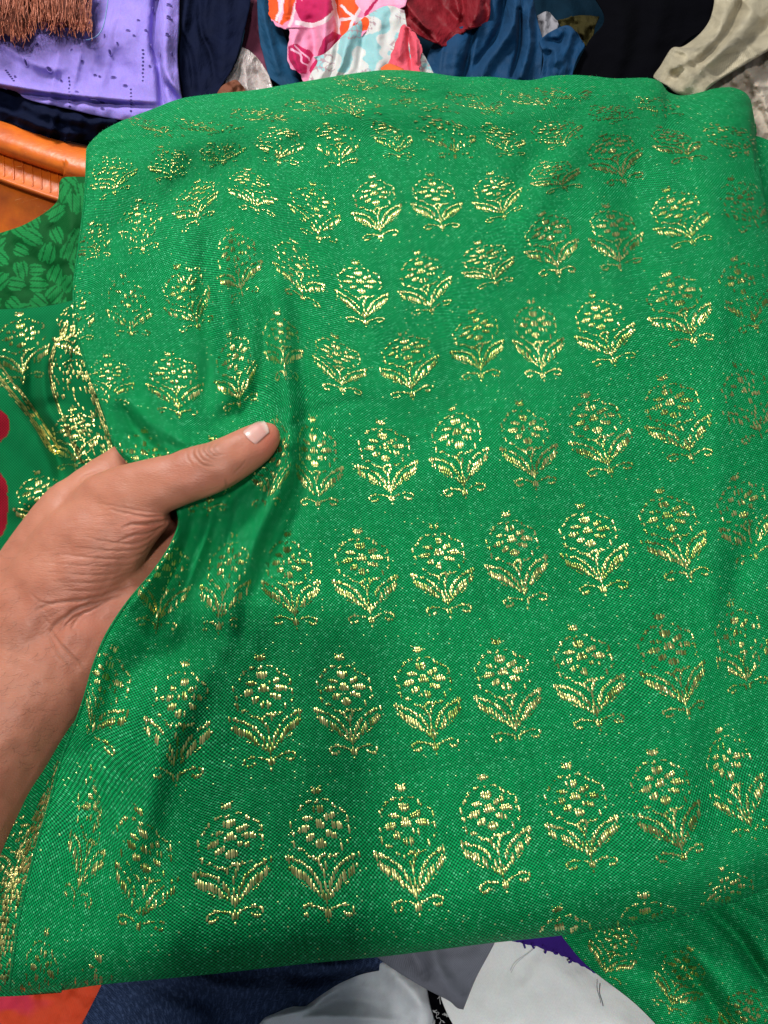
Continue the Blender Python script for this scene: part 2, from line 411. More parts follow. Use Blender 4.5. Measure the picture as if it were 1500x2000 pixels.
# ------------------------------------------------------------------ main cloth: outline and relief
TOP = [(168,292),(176,278),(200,256),(240,235),(300,212),(355,192),(430,182),(500,175),(600,158),(700,142),(770,136),(840,142),(900,150),(960,150),(1030,157),(1080,148),(1140,147),(1200,153),(1262,152),(1290,160),(1306,180),(1340,186),(1400,172),(1436,172),(1462,188),(1472,225),(1476,262)]
LEFT = [(168,292),(164,380),(152,480),(142,560),(146,640),(168,720),(200,800),(222,868),(258,912),(300,930),(345,1000),(338,1050),(300,1112),(245,1178),(205,1240),(180,1300),(163,1360),(142,1420),(118,1480),(96,1560),(70,1650),(46,1740),(30,1820),(22,1880),(14,1938)]
BOTT = [(14,1938),(100,1930),(200,1916),(380,1899),(600,1875),(760,1860),(950,1836),(1100,1820),(1220,1803),(1330,1786),(1440,1756),(1540,1712),(1640,1670)]
RIGHTC = [(1476,262),(1484,330),(1500,420),(1530,560),(1560,760),(1585,1000),(1600,1250),(1620,1450),(1640,1670)]
tp = smooth_poly(TOP, 5); bt = smooth_poly(BOTT, 5); rt = smooth_poly(RIGHTC, 5); lf = smooth_poly(LEFT, 5)
tail = lambda t: np.clip(t * 6, 0, 1) * np.clip((1 - t) * 2.2, 0, 1)
FOLDS = [
 # pinch radiating from the thumb
 ([(535,560),(546,620),(556,740),(570,830),(566,905),(530,985),(490,1060),(462,1150),(440,1260)], 23, .0068),
 ([(588,600),(592,700),(600,800),(592,900),(572,985),(530,1065),(500,1150)], 24, -.0046),
 ([(515,600),(518,690),(505,760)], 15, -.0040),
 ([(440,470),(438,580),(450,700),(455,770)], 20, .0036),
 ([(403,470),(404,600),(412,700),(400,800)], 17, -.0034),
 ([(360,480),(355,620),(360,760)], 26, .0022),
 ([(620,520),(650,590),(690,640),(730,690)], 40, -.0027),
 ([(585,430),(600,500),(590,560)], 32, -.0020),
 ([(690,590),(740,620),(790,660)], 26, .0016),
 ([(500,770),(470,800),(420,830)], 22, -.0050),
 ([(236,800),(275,850),(315,890)], 15, -.0055),
 ([(262,790),(310,835),(360,865)], 13, .0028),
 ([(205,815),(232,868),(262,902)], 10, .0030),
 ([(552,846),(600,812),(660,790),(720,780)], 10, -.0014), ([(548,870),(600,868),(650,880)], 9, .0012),
 ([(528,815),(524,760),(532,690)], 9, -.0020), ([(496,818),(486,770),(480,700)], 9, .0018), ([(470,828),(450,790),(428,740)], 9, -.0018), ([(420,850),(390,810),(360,770)], 10, .0018),
 ([(340,880),(310,820),(300,740)], 11, -.0016), ([(520,925),(505,1000),(478,1090),(470,1160)], 9, -.0018), ([(470,960),(450,1040),(425,1120)], 9, .0018), ([(420,985),(402,1050),(372,1130)], 9, .0020),
 ([(395,1000),(385,1060),(350,1150),(340,1210)], 8, -.0018),
 ([(553,822),(560,868),(524,926),(455,975),(405,1000)], 8, .0022),
 # web and below the thumb
 ([(352,1005),(338,1060),(302,1120),(262,1178)], 12, .0052),
 ([(385,1000),(368,1060),(348,1110),(318,1170),(296,1230)], 15, -.0078),
 ([(440,985),(420,1060),(395,1130),(380,1210)], 26, -.0034),
 ([(500,935),(450,975),(400,1005)], 14, -.0060),
 ([(452,1240),(370,1262),(300,1290),(240,1320)], 42, -.0058),
 ([(420,1280),(372,1360),(330,1430),(300,1500),(285,1580),(262,1680)], 38, .0044),
 ([(300,1330),(260,1420),(230,1500)], 36, .0026),
 ([(372,1480),(352,1560),(345,1660),(370,1740)], 46, -.0022),
 ([(205,1250),(190,1350),(160,1450)], 16, .0018),
 ([(520,1230),(500,1350),(520,1500)], 55, -.0026),
 ([(600,1240),(600,1360),(590,1500)], 60, .0024),
 ([(620,1010),(650,1100),(700,1180)], 50, -.0020),
 # upper and right hand part
 ([(480,345),(520,285),(580,245),(700,218),(860,232),(985,232),(1110,190),(1180,170)], 30, .0026),
 ([(190,470),(300,400),(400,345),(480,320),(560,300)], 34, -.0028),
 ([(250,330),(360,285),(480,255)], 26, .0022),
 ([(560,205),(720,185),(860,190),(1000,196)], 18, -.0026),
 ([(1020,470),(1060,380),(1120,290),(1190,240)], 34, .0036),
 ([(1000,400),(1040,320),(1085,290)], 24, -.0026),
 ([(1010,560),(1070,590),(1140,560)], 44, -.0030),
 ([(1130,330),(1180,400),(1200,480)], 34, .0026),
 ([(1250,300),(1230,420),(1260,520)], 36, -.0030),
 ([(1240,200),(1300,235),(1380,250)], 22, -.0035),
 ([(1395,300),(1400,600),(1405,800),(1402,1000),(1388,1200),(1366,1400),(1345,1580)], 34, .0022),
 ([(1490,1010),(1455,1090),(1425,1180)], 24, -.0028),
 ([(1350,1250),(1395,1400),(1385,1560),(1420,1700)], 34, -.0018),
 ([(800,900),(900,760),(1010,690)], 60, -.0026),
 ([(720,1000),(860,930),(1000,900)], 60, .0016),
 ([(700,1250),(900,1180),(1100,1160)], 70, -.0020),
 ([(330,1790),(640,1775),(950,1735),(1250,1712),(1420,1672)], 40, .0010),
]
def H_main(px, py):
    px = np.asarray(px, float); py = np.asarray(py, float)
    yt = np.interp(px, tp[:, 0], tp[:, 1]); yb = np.interp(px, bt[:, 0], bt[:, 1])
    h = folds_h(px, py, FOLDS)
    h += .0022 * noise2(px / 260, py / 300, 3, 2) + .0005 * noise2(px / 60, py / 90, 4, 2)
    q = .0035 * noise2((px + .35 * py) / 90, py / 420, 6, 2)      # long soft creases along the warp
    h += q * np.clip(1 - np.abs(px - 330) / 500, .12, 1) * .6
    h += .0012 * noise2(px / 34, py / 16, 8, 2) * np.exp(-((py - yt) / 70) ** 2)
    e = np.clip((py - yt) / 96, 0, 1); h -= .030 * (1 - np.sqrt(np.clip(1 - (1 - e) ** 2, 0, 1))) * np.clip((px - 130) / 260, .25, 1)
    e = np.clip((yb - py) / 88, 0, 1); h -= .017 * (1 - np.sqrt(np.clip(1 - (1 - e) ** 2, 0, 1)))
    xr = np.interp(py, rt[:, 1], rt[:, 0])
    e = np.clip((xr - px) / 110, 0, 1); h -= .016 * (1 - np.sqrt(np.clip(1 - (1 - e) ** 2, 0, 1)))
    xl = np.interp(py, lf[:, 1], lf[:, 0])
    e = np.clip((px - xl) / 26, 0, 1); h -= .0035 * (1 - e) ** 2 * np.clip((700 - py) / 200, .25, 1)
    # the cloth lies over the palm at its lower left edge
    h += .0075 * np.exp(-((px - xl) / 62) ** 2) * np.clip((py - 1000) / 60, 0, 1) * np.clip((1470 - py) / 120, 0, 1)
    return h
def density(n, a=.35):
    s = np.linspace(0, 1, n); return s - a * np.sin(2 * np.pi * s) / (2 * np.pi) * 1.0
def coons(top, bottom, left, right, s, t):
    S, T = np.meshgrid(s, t)
    tx, ty = resample(top, s); bx, by = resample(bottom, s); lx, ly = resample(left, t); rx, ry = resample(right, t)
    def f(a, b, l, r):
        return ((1 - T) * a[None] + T * b[None] + (1 - S) * l[:, None] + S * r[:, None]
                - ((1 - S) * (1 - T) * a[0] + S * (1 - T) * a[-1] + (1 - S) * T * b[0] + S * T * b[-1]))
    return f(tx, bx, lx, rx), f(ty, by, ly, ry), S, T

def build_main():
    nc, nr = 380, 440
    PX, PY, S, T = coons(TOP, BOTT, LEFT, RIGHTC, density(nc, .55), density(nr, .75))
    h = H_main(PX, PY)
    P = W(PX, PY, h)
    X, Y, Hh = plane(P)
    U, V = INV(PX, PY)
    def ring(x, y, hh, u, v, steps, axis):
        out = []
        for dx, dy, dh in steps:
            out.append((x + dx, y + dy, hh + dh, u, v))
        return out
    # carry the cloth on over its top and bottom fold, back under the bundle
    rows = []
    st_top = [(0, -.020, -.034), (0, -.006, -.028), (0, .0015, -.018), (0, .003, -.008), (0, .0016, -.003)]
    st_bot = [(0, -.0016, -.003), (0, -.003, -.007), (0, -.0025, -.012), (0, .003, -.017), (0, .02, -.020), (0, .06, -.024)]
    for dx, dy, dh in st_top: rows.append((X[0] + dx, Y[0] + dy, Hh[0] + dh, U[0], V[0] - .2 * abs(dh) * 30))
    for r_ in range(nr): rows.append((X[r_], Y[r_], Hh[r_], U[r_], V[r_]))
    for dx, dy, dh in st_bot: rows.append((X[-1] + dx, Y[-1] + dy, Hh[-1] + dh, U[-1], V[-1] + .2 * abs(dh) * 30))
    A = [np.array([r_[k] for r_ in rows]) for k in range(5)]
    # and over the right fold
    ext = [(.002, -.006), (.003, -.014), (-.004, -.021), (-.03, -.026)]
    for dx, dh in ext:
        A[0] = np.c_[A[0], A[0][:, nc - 1] + dx]; A[1] = np.c_[A[1], A[1][:, nc - 1]]
        A[2] = np.c_[A[2], A[2][:, nc - 1] + dh]; A[3] = np.c_[A[3], A[3][:, nc - 1] + .1]; A[4] = np.c_[A[4], A[4][:, nc - 1]]
    R, Cc = A[0].shape
    o = mesh_obj('brocade_cloth', unplane(A[0], A[1], A[2]).reshape(-1, 3), grid_faces(R, Cc), GREEN,
                 uv=np.stack([A[3], A[4]], -1).reshape(-1, 2))
    return solidify(o, .0007)
main = build_main()
tag(main, 'large folded green brocade cloth with rows of gold flowers, pinched by the hand', 'cloth')

outline = np.vstack([tp, rt[1:], bt[::-1][1:], lf[::-1][1:]])
def main_mask(cx, cy):
    return inpoly(cx, cy, outline) & (cx < 1560)
def hfun_main(px, py): return H_main(px, py)
done = set(); k = 0
for c, j, fx, fy, bx, by in FL:
    lay_motif(c - .5 * j, j, FWD, hfun_main, main, 100 + k, main_mask, angle_dim=.55 if j < -1 else .42 if (j < 0 or c < 2 or c > 10) else .26 if c < 5 else .02); done.add((c, j)); k += 1  # outer flowers darkened and thinned, imitating gold thread angled away from the light
for c, j in [(3,3),(2,3),(5,7),(6,7),(7,7),(8,7),(4,7),(12,6),(12,5),(12,4),(3,7)]:
    lay_motif(c - .5 * j, j, FWD, hfun_main, main, 300 + k, main_mask, angle_dim=.45); k += 1
# the cut edge: a rolled line of thread
ey = np.linspace(300, 1930, 420); ex = np.interp(ey, lf[:, 1], lf[:, 0])
ins = (ey < 890) | (ey > 1010)
for seg in (ey < 890, ey > 1010):
    yy = ey[seg]; xx = ex[seg] + 2.5
    v, f = tube_mesh([W(xx, yy, H_main(xx, yy) + .0002)], .0006, 6)
    mesh_obj('selvedge', v, f, GREEN, main, uv=np.c_[np.tile(np.arange(6) / 40, len(xx)), np.repeat(yy / 100, 6)])

# lint: short fibres standing off the soft folded edges
def fuzz(name, curve, n, depth, ln, seed, parent, sign):
    g = np.random.default_rng(seed); out = []
    xs, ys = resample(smooth_poly(curve, 5), g.random(n), False)
    X0, Y0 = xs, ys + sign * np.abs(g.normal(0, depth, n)) + sign; H0 = H_main(X0, Y0); A = g.normal(0, .9, n); LL = ln * g.uniform(.4, 1.2, n); t = np.linspace(0, 1, 4)
    PXs = X0[:, None] + (LL * np.sin(A))[:, None] * t + g.normal(0, .5, (n, 4)).cumsum(1); PYs = Y0[:, None] - sign * (LL * np.cos(A) * .8)[:, None] * t
    out = list(W(PXs, PYs, H0[:, None] + .0002 + .0010 * t * g.uniform(.2, 1, n)[:, None]))
    v, f = tube_mesh(out, .000045, 3); return mesh_obj(name, v, f, LINT, parent, kind='stuff')
LINT, nt, b = new_mat('green_lint'); b.inputs['Base Color'].default_value = (.02, .42, .15, 1); b.inputs['Roughness'].default_value = .9
fuzz('lint_fuzz', TOP, 1500, 10, 6, 51, main, 1)
fuzz('lint_fuzz', BOTT[:-1], 900, 5, 5, 52, main, -1)

# ------------------------------------------------------------------ other layers of the same cloth and its neighbours
def cloth(name, top, right, bottom, left, hcorn, folds=(), namp=.003, nscale=110, seed=1, mat=None, res=5.0, hfn=None,
          paint=None, label=None, cat='cloth', parent=None, thick=.0008, rot=0.0, group=None, edge=0.0, frayamp=0.0, smooth=True, fmap=None, ridged=0.0, skirt=True):
    """a sheet of cloth between four boundary curves (photo pixels); hcorn = heights TL, TR, BR, BL"""
    top, right, bottom, left = [np.array(c, float) for c in (top, right, bottom, left)]
    L = lambda c: np.hypot(*np.diff(c, axis=0).T).sum()
    nc = int(np.clip(max(L(top), L(bottom)) / res, 12, 320)); nr = int(np.clip(max(L(left), L(right)) / res, 12, 320))
    t_, b_, l_, r_ = [smooth_poly(c, 6) if smooth else c for c in (top, bottom, left, right)]
    PX, PY, S, T = coons(t_, b_, l_, r_, np.linspace(0, 1, nc), np.linspace(0, 1, nr)) if False else coons2(t_, b_, l_, r_, nc, nr)
    if frayamp:
        q = np.clip(1 - np.minimum.reduce([S, 1 - S, T, 1 - T]) * 14, 0, 1)
        PX = PX + q * frayamp * noise2(PX / 9, PY / 9, seed + 40, 2); PY = PY + q * frayamp * noise2(PX / 8, PY / 8, seed + 41, 2)
    h = (1 - T) * ((1 - S) * hcorn[0] + S * hcorn[1]) + T * ((1 - S) * hcorn[3] + S * hcorn[2])
    if len(folds): h = h + folds_h(PX, PY, folds)
    h = h + namp * noise2(PX / nscale, PY / nscale, seed, 3)
    if ridged:
        c_, s_ = math.cos(rot), math.sin(rot); a = PX * c_ + PY * s_; b = -PX * s_ + PY * c_
        h = h + ridged * (1 - 2 * np.abs(noise2(a / 38, b / 210, seed + 9, 2)))
    if hfn is not None: h = h + hfn(S, T, PX, PY)
    if edge:
        q = np.minimum.reduce([S * L(top), (1 - S) * L(top), T * L(left), (1 - T) * L(left)]) / 22
        h = h - edge * (1 - np.clip(q, 0, 1)) ** 2
    P = W(PX, PY, h)
    X, Y, Hh = plane(P)
    if fmap is not None: U, V = fmap(PX, PY)
    else:
        # arc length on the cloth, so the thread size is right on steep folds too
        du = np.linalg.norm(np.diff(P, axis=1), axis=2).mean(0); dv = np.linalg.norm(np.diff(P, axis=0), axis=2).mean(1)
        U = np.tile(np.r_[0, np.cumsum(du)], (nr, 1)); V = np.tile(np.r_[0, np.cumsum(dv)][:, None], (1, nc))
    cols = None
    if paint is not None: cols = paint(PX, PY, S, T).reshape(-1, 3)
    o = mesh_obj(name, P.reshape(-1, 3), grid_faces(nr, nc), mat, parent, uv=np.stack([U, V], -1).reshape(-1, 2), cols=cols)
    solidify(o, thick)
    if label: tag(o, label, cat, group)
    return o
def coons2(t_, b_, l_, r_, nc, nr):
    s = np.linspace(0, 1, nc); t = np.linspace(0, 1, nr)
    S, T = np.meshgrid(s, t)
    rs = lambda c, q: resample(c, q, False)
    tx, ty = rs(t_, s); bx, by = rs(b_, s); lx, ly = rs(l_, t); rx, ry = rs(r_, t)
    f = lambda a, b, l, r: ((1 - T) * a[None] + T * b[None] + (1 - S) * l[:, None] + S * r[:, None]
                            - ((1 - S) * (1 - T) * a[0] + S * (1 - T) * a[-1] + (1 - S) * T * b[0] + S * T * b[-1]))
    return f(tx, bx, lx, rx), f(ty, by, ly, ry), S, T
class Affine:
    """pattern grid laid out straight: origin, right step, down step (photo px); slight curve through a warp function"""
    def __init__(s, o, a, b): s.o = np.array(o, float); s.M = np.array([a, b], float); s.Mi = np.linalg.inv(s.M)
    def __call__(s, u, v):
        u, v = np.broadcast_arrays(u, v); q = np.stack([u, v], -1) @ s.M + s.o; return q[..., 0], q[..., 1]
    def inv(s, x, y):
        q = (np.stack([x, y], -1) - s.o) @ s.Mi; return q[..., 0], q[..., 1]
def band(parent, poly0, poly1, hfun, n_rows, seed, fill=.75, width=2.6, length=9, mask=None, name='gold_band', tone=0.0):
    """a woven gold band between two curves (photo px): short floats laid along it"""
    r = np.random.default_rng(seed)
    P0 = smooth_poly(poly0, 8); P1 = smooth_poly(poly1, 8)
    Ln = np.hypot(*np.diff(P0, axis=0).T).sum(); n = int(Ln / length)
    cells = [(i, j) for i in range(n_rows) for j in range(n) if r.random() < (fill if np.ndim(fill) == 0 else fill[i])]
    ij = np.array(cells, float)
    t0 = (ij[:, 1] + .25 * (ij[:, 0] % 2)) / n; t1 = t0 + .9 / n; s = (ij[:, 0] + .5) / n_rows
    ks = np.array([0, .25, .5, .75, 1.0]); arch = np.array([-.8, .8, 1.2, .8, -.8])
    T = np.clip(t0[:, None] + (t1 - t0)[:, None] * ks, 0, 1)
    ax, ay = resample(P0, T.ravel(), False); bx, by = resample(P1, T.ravel(), False)
    ax, ay, bx, by = [q.reshape(T.shape) for q in (ax, ay, bx, by)]
    wid = np.hypot(bx - ax, by - ay) + 1e-6
    V = []
    roll = r.normal(0, .12, len(ij))
    for side in (-1, 0, 1):
        q = s[:, None] + side * np.minimum(width / 2, wid / n_rows * .48) / wid
        x = ax + (bx - ax) * q; y = ay + (by - ay) * q
        V.append(W(x, y, hfun(x, y) + np.float64(.00016) * (arch + (.5 if side == 0 else 0) + side * roll[:, None]) + .0003))
    V = np.stack(V, 1)
    if mask is not None:
        cx, cy = project(V[:, 1, 2]); V = V[mask(cx, cy)]
    m = len(V); uv = np.stack([np.repeat(np.clip(r.beta(1.6, 1.5, m) + tone, 0, 1), 15), np.repeat(r.random(m), 15)], -1)
    b = (np.arange(m) * 15)[:, None, None]; ss = np.arange(2)[None, :, None] * 5; k = np.arange(4)[None, None]; i = b + ss + k
    return mesh_obj(name, V.reshape(-1, 3), np.stack([i, i + 5, i + 6, i + 1], -1).reshape(-1, 4), GOLD2, parent, uv=uv)

# second layer of the bundle showing along its lower left and right edges
def H_strip(px, py):
    return -.0075 + folds_h(px, py, [([(95,1500),(60,1600),(30,1720)], 16, -.002)]) - .012 * (1 - np.sqrt(np.clip(1 - (1 - np.clip((1940 - py) / 80, 0, 1)) ** 2, 0, 1))) + .0008 * noise2(px / 70, py / 90, 11, 2)
def sheet(name, top, right, bottom, left, H, mat, uvf, parent=None, res=5, thick=.0008, paint=None):
    t_, b_, l_, r_ = [smooth_poly(np.array(c, float), 6) for c in (top, bottom, left, right)]
    L = lambda c: np.hypot(*np.diff(c, axis=0).T).sum()
    nc = int(max(L(t_), L(b_)) / res) + 8; nr = int(max(L(l_), L(r_)) / res) + 8
    PX, PY, S, T = coons2(t_, b_, l_, r_, nc, nr)
    U, V = uvf(PX, PY)
    o = mesh_obj(name, W(PX, PY, H(PX, PY)).reshape(-1, 3), grid_faces(nr, nc), mat, parent, uv=np.stack([U, V], -1).reshape(-1, 2),
                 cols=None if paint is None else paint(PX, PY, S, T).reshape(-1, 3))
    return solidify(o, thick)
strip_map = Affine((60, 1600), (150, -30), (-95, 225))
strip = sheet('under_layer', [(60,1400),(150,1380),(220,1400)], [(220,1400),(180,1560),(140,1750),(120,1939)], [(-180,1946),(-60,1943),(20,1940),(120,1930)],
              [(60,1400),(-20,1560),(-120,1740),(-180,1946)], H_strip, GREEN, strip_map.inv, main)
smask = lambda x, y: (x < np.interp(y, lf[:, 1], lf[:, 0]) + 6)
band(main, [(112,1478),(66,1590),(10,1700),(-30,1800),(-60,1940)], [(126,1500),(100,1590),(62,1700),(44,1800),(30,1935)], H_strip, 22, 5, tone=-.2, fill=[.2,.3,.3,.4,.5,.5,.35,.3,.6,.7,.75,.8,.7,.6,.45,.3,.3,.5,.5,.25,.2,.1], length=12, width=2.8, mask=smask)
lay_motif(.08, .10, strip_map, H_strip, main, 801, smask)

def H_back(px, py): return -.026 - .00009 * np.clip(px - 1470, -60, 200) + .001 * noise2(px / 60, py / 90, 12, 2)
back_map = Affine((1400, 400), (120, -25), (30, 190))
sheet('under_layer', [(1430,262),(1480,266),(1540,290),(1640,320)], [(1640,320),(1650,900),(1650,1500)], [(1430,1500),(1650,1500)], [(1430,262),(1430,900),(1430,1500)],
      H_back, GREEN, back_map.inv, main)

# the tail of cloth hanging out at the lower right
TF = [([(1300,1860),(1335,1890),(1390,1960),(1450,2060)], 20, -.0085), ([(1380,1770),(1440,1830),(1480,1890),(1530,1960)], 16, -.010),
      ([(1330,1830),(1400,1900),(1470,1990)], 26, .006), ([(1180,1860),(1290,1960),(1380,2060)], 40, .004), ([(1420,1760),(1500,1810),(1560,1850)], 14, .003)]
def H_tail(px, py):
    e = np.clip(((px - 1088) * .66 - (py - 1810) * .75 ) / 36 + 1.1, 0, 1)
    return -.028 + folds_h(px, py, TF) + .0022 * noise2(px / 80, py / 80, 13, 2) - .008 * (1 - np.sqrt(np.clip(1 - (1 - e) ** 2, 0, 1)))
tail_map = Affine((1205, 1830), (130, 62), (-62, 190))
TAILL = [(1070,1790),(1140,1880),(1240,1960),(1320,2040),(1400,2100)]
tailc = sheet('brocade_cloth', [(1070,1790),(1250,1740),(1400,1700),(1600,1650)], [(1600,1650),(1620,1850),(1600,2100)], [(1400,2100),(1600,2100)], TAILL, H_tail, GREEN, tail_map.inv)
tag(tailc, 'loose green gold-flowered cloth end hanging out at the lower right, over the white cloth', 'cloth')
for k, (u, v) in enumerate([(0, 0), (1, 0), (.55, .62), (1.55, .55), (1.1, 1.15), (.12, .95), (2, .1), (2.1, .9)]):
    lay_motif(u, v, tail_map, H_tail, tailc, 900 + k, lambda x, y: (x > np.interp(y, [q[1] for q in TAILL], [q[0] for q in TAILL]) + 14) & (y < 2060) & (x < 1560), scale=.86)

# the border end of a sari on the left, behind the hand
RED = (.42, .012, .03)
G2 = fabric('green_sari', (.007, .29, .11), rough=.7, sheen=.02, spec=.05, thread=.0014, relief=.9, vary=.1, wrinkle=.35, attr=True)
LF_ = [([(100,640),(82,720),(96,800),(150,900),(170,960)], 14, .0045), ([(70,700),(62,780),(90,850),(130,930)], 14, -.0055), ([(0,720),(60,800),(110,870),(120,960)], 16, -.0055),
       ([(190,740),(205,800),(222,870)], 26, -.0030), ([(128,650),(118,740),(150,830)], 22, .002), ([(0,860),(60,930),(100,990)], 26, -.0045), ([(-20,920),(40,1000),(60,1060)], 20, .003),
       ([(30,640),(60,690),(90,700)],20,.002), ([(60,800),(120,790),(150,800)],14,-.002), ([(20,1000),(90,960),(150,950)],16,.0028)]
def H_side(px, py):
    e = np.clip((py - (606 - .11 * px)) / 30, 0, 1)
    return -.020 + folds_h(px, py, LF_) + .0016 * noise2(px / 55, py / 70, 14, 3) - .007 * (1 - np.sqrt(np.clip(1 - (1 - e) ** 2, 0, 1)))
def side_paint(PX, PY, S, T):
    c = np.tile(np.array([.004, .26, .080]), PX.shape + (1,))
    wob = 4 * noise2(PX / 14, PY / 14, 61, 2)
    for poly in ([(-60,790),(0,800),(14,812),(19,830),(14,850),(2,862),(-60,866)], [(-60,905),(0,922),(12,940),(16,975),(14,1020),(2,1050),(-60,1068)]):
        c[inpoly(PX + wob * .4, PY + wob * .4, poly)] = RED
    return c
side_map = Affine((40, 655), (150, -30), (10, 190))
side = sheet('sari_cloth', [(-160,612),(0,604),(100,596),(240,560)], [(240,560),(300,760),(320,980),(300,1200)], [(-160,1200),(80,1200),(300,1200)], [(-160,612),(-170,900),(-160,1200)],
             H_side, G2, lambda x, y: (x / 4000., y / 4000.), res=2.4, paint=side_paint)
tag(side, 'green sari end with gold bands and red patches, left of the hand', 'sari')
sm = lambda x, y: (x < np.interp(y, lf[:, 1], lf[:, 0]) + 8) & (y < 1060)
lay_motif(.0, .0, side_map, H_side, side, 701, sm, scale=.92)
lay_motif(.80, -.05, side_map, H_side, side, 702, sm, scale=.92)
lay_motif(.62, 1.05, side_map, H_side, side, 704, sm, scale=.8)
lay_motif(.12, 1.62, side_map, H_side, side, 705, sm, scale=.8)
band(side, [(-40,690),(0,742),(50,805),(105,885)], [(-20,680),(14,728),(64,792),(118,876)], H_side, 7, 31, fill=[.95,.9,.3,.2,.2,.9,.95], length=9, width=2.6)
band(side, [(-30,725),(20,775),(60,825),(96,884)], [(-22,718),(28,768),(68,818),(102,880)], H_side, 3, 32, fill=.8, length=9, width=2.4)
band(side, [(122,640),(96,700),(100,760),(128,840),(158,905)], [(190,640),(172,700),(188,770),(212,840),(226,905)], H_side, 26, 33, tone=-.22,
     fill=[.9,.85,.6,.2,.1,.08,.12,.2,.2,.1,.08,.15,.22,.2,.12,.08,.15,.2,.12,.1,.12,.15,.25,.7,.9,.9], length=8, width=2.4, mask=sm)
band(side, [(100,740),(112,790),(136,850),(160,905)], [(150,700),(180,760),(205,830),(222,895)], H_side, 18, 36, tone=-.3, fill=.12, length=9, width=2.6, mask=sm)
band(side, [(128,610),(110,640),(104,665)], [(160,600),(150,640),(142,668)], H_side, 7, 34, fill=.3, length=8, width=3.0, mask=sm)

# green figured cloth behind it
LFG, DKG = (.014, .27, .065), (.004, .095, .020)
def leaf_paint(PX, PY, S, T):
    c = np.tile(np.array(DKG), PX.shape + (1,)).astype(float)
    r = np.random.default_rng(12)
    L_ = [(r.uniform(-30, 200), r.uniform(345, 610)) for _ in range(400)]; K = []
    for q in L_:
        if all((q[0] - k[0]) ** 2 + (q[1] - k[1]) ** 2 > 27 ** 2 for k in K): K.append(q)
    for cx, cy in K:
        sz = r.uniform(14, 20); an = r.uniform(-1.6, 1.6)
        ca, sa = math.cos(an), math.sin(an); x = (PX - cx) * ca + (PY - cy) * sa; y = -(PX - cx) * sa + (PY - cy) * ca
        for oy, k in ((-.42, .42), (.42, .42), (0, .36)):
            e = ((x - (sz * .25 if oy == 0 else -2)) / (sz * .95)) ** 2 + ((y - oy * sz * .9) / (sz * k * (1 - .25 * np.sin(x / sz * 2)))) ** 2
            m = (e < 1) & (np.abs(y - oy * sz * .9) > 1.3) if oy else (e < .8)
            s = .86 + .14 * np.sin((x * .8 + y) * 1.15)
            c[m] = (np.array(LFG)[None] * s[m][:, None])
    return c
JAC = fabric('figured_green', (0,0,0), rough=.6, sheen=.03, spec=.06, relief=.2, vary=.12, wrinkle=.5, attr=True)
cloth('figured_cloth', [(-160,500),(0,455),(60,432),(110,395),(118,352),(150,345),(260,350)], [(260,350),(250,500),(250,640)], [(-160,640),(0,640),(250,640)], [(-160,500),(-160,640)],
      (-.036,-.034,-.036,-.040), [([(118,352),(140,420),(120,500)], 20, .004), ([(20,470),(80,520),(140,600)], 22, -.004)], .003, 60, 21, JAC, res=2.2, paint=leaf_paint,
      label='green cloth with a woven tone-on-tone leaf pattern, beside the orange tub', edge=.006)

# ------------------------------------------------------------------ the orange tub
m_, nt, b = new_mat('orange_plastic')
uvn = nd(nt, 'ShaderNodeTexCoord').outputs['Object']
c_ = mix_(nt, ramp_(nt, noise_(nt, uvn, 60, 4, .6), .35, .7), (.70, .150, .008), (.46, .085, .010))
scr = nd(nt, 'ShaderNodeMapping'); scr.inputs['Scale'].default_value = (30, 900, 30); nt.links.new(uvn, scr.inputs[0])
c_ = mix_(nt, math_(nt, 'GREATER_THAN', noise_(nt, scr.outputs[0], 1.5, 4, .7), .70), c_, (.85, .35, .12))
nt.links.new(c_, b.inputs['Base Color']); b.inputs['Roughness'].default_value = .38
b.inputs['Subsurface Weight'].default_value = .1; b.inputs['Subsurface Scale'].default_value = .004
bp = nd(nt, 'ShaderNodeBump'); bp.inputs['Strength'].default_value = .25; bp.inputs['Distance'].default_value = .002
nt.links.new(noise_(nt, uvn, 120, 3, .5), bp.inputs['Height']); nt.links.new(bp.outputs[0], b.inputs['Normal'])
ORANGE = m_
tub = bpy.data.objects.new('plastic_tub', None); C.objects.link(tub); tub.location = W(60, 300, -.06)
bpy.context.view_layer.update()
tag(tub, 'orange plastic tub holding the clothes, its rim showing at the left edge', 'tub')
def adopt(o, root):
    o.parent = root; o.matrix_parent_inverse = root.matrix_world.inverted(); return o
rim_path = smooth_poly([(-260,190),(-100,212),(0,247),(90,278),(170,300),(260,312),(360,310)], 10)
def tub_band(name, prof):
    """prof: list of (pixels down from the rim line, height)"""
    q = np.array(prof); n = len(rim_path)
    PX = np.tile(rim_path[:, 0], (len(q), 1)) - q[:, 0][:, None] * .12; PX[:, :] += (q[:, 0][:, None]) * .30 * (PX < 120) 
    PY = rim_path[:, 1][None] + q[:, 0][:, None]
    o = mesh_obj(name, W(PX, PY, np.tile(q[:, 1][:, None], (1, n))).reshape(-1, 3), grid_faces(len(q), n), ORANGE)
    solidify(o, .0015); return adopt(o, tub)
a = np.linspace(0, math.pi, 14)
tub_band('rim', [(-16 - 0 * t, -.075) for t in (0,)] + [(22 - 34 * math.cos(t), -.058 + .011 * math.sin(t)) for t in a] + [(54, -.062), (50, -.068)])
tub_band('collar', [(46, -.063), (52, -.0602), (80, -.0604), (100, -.0612), (106, -.0588), (112, -.0590), (116, -.066)])
tub_band('wall', [(100, -.070), (116, -.068), (150, -.0730), (190, -.080), (240, -.090), (290, -.102)])
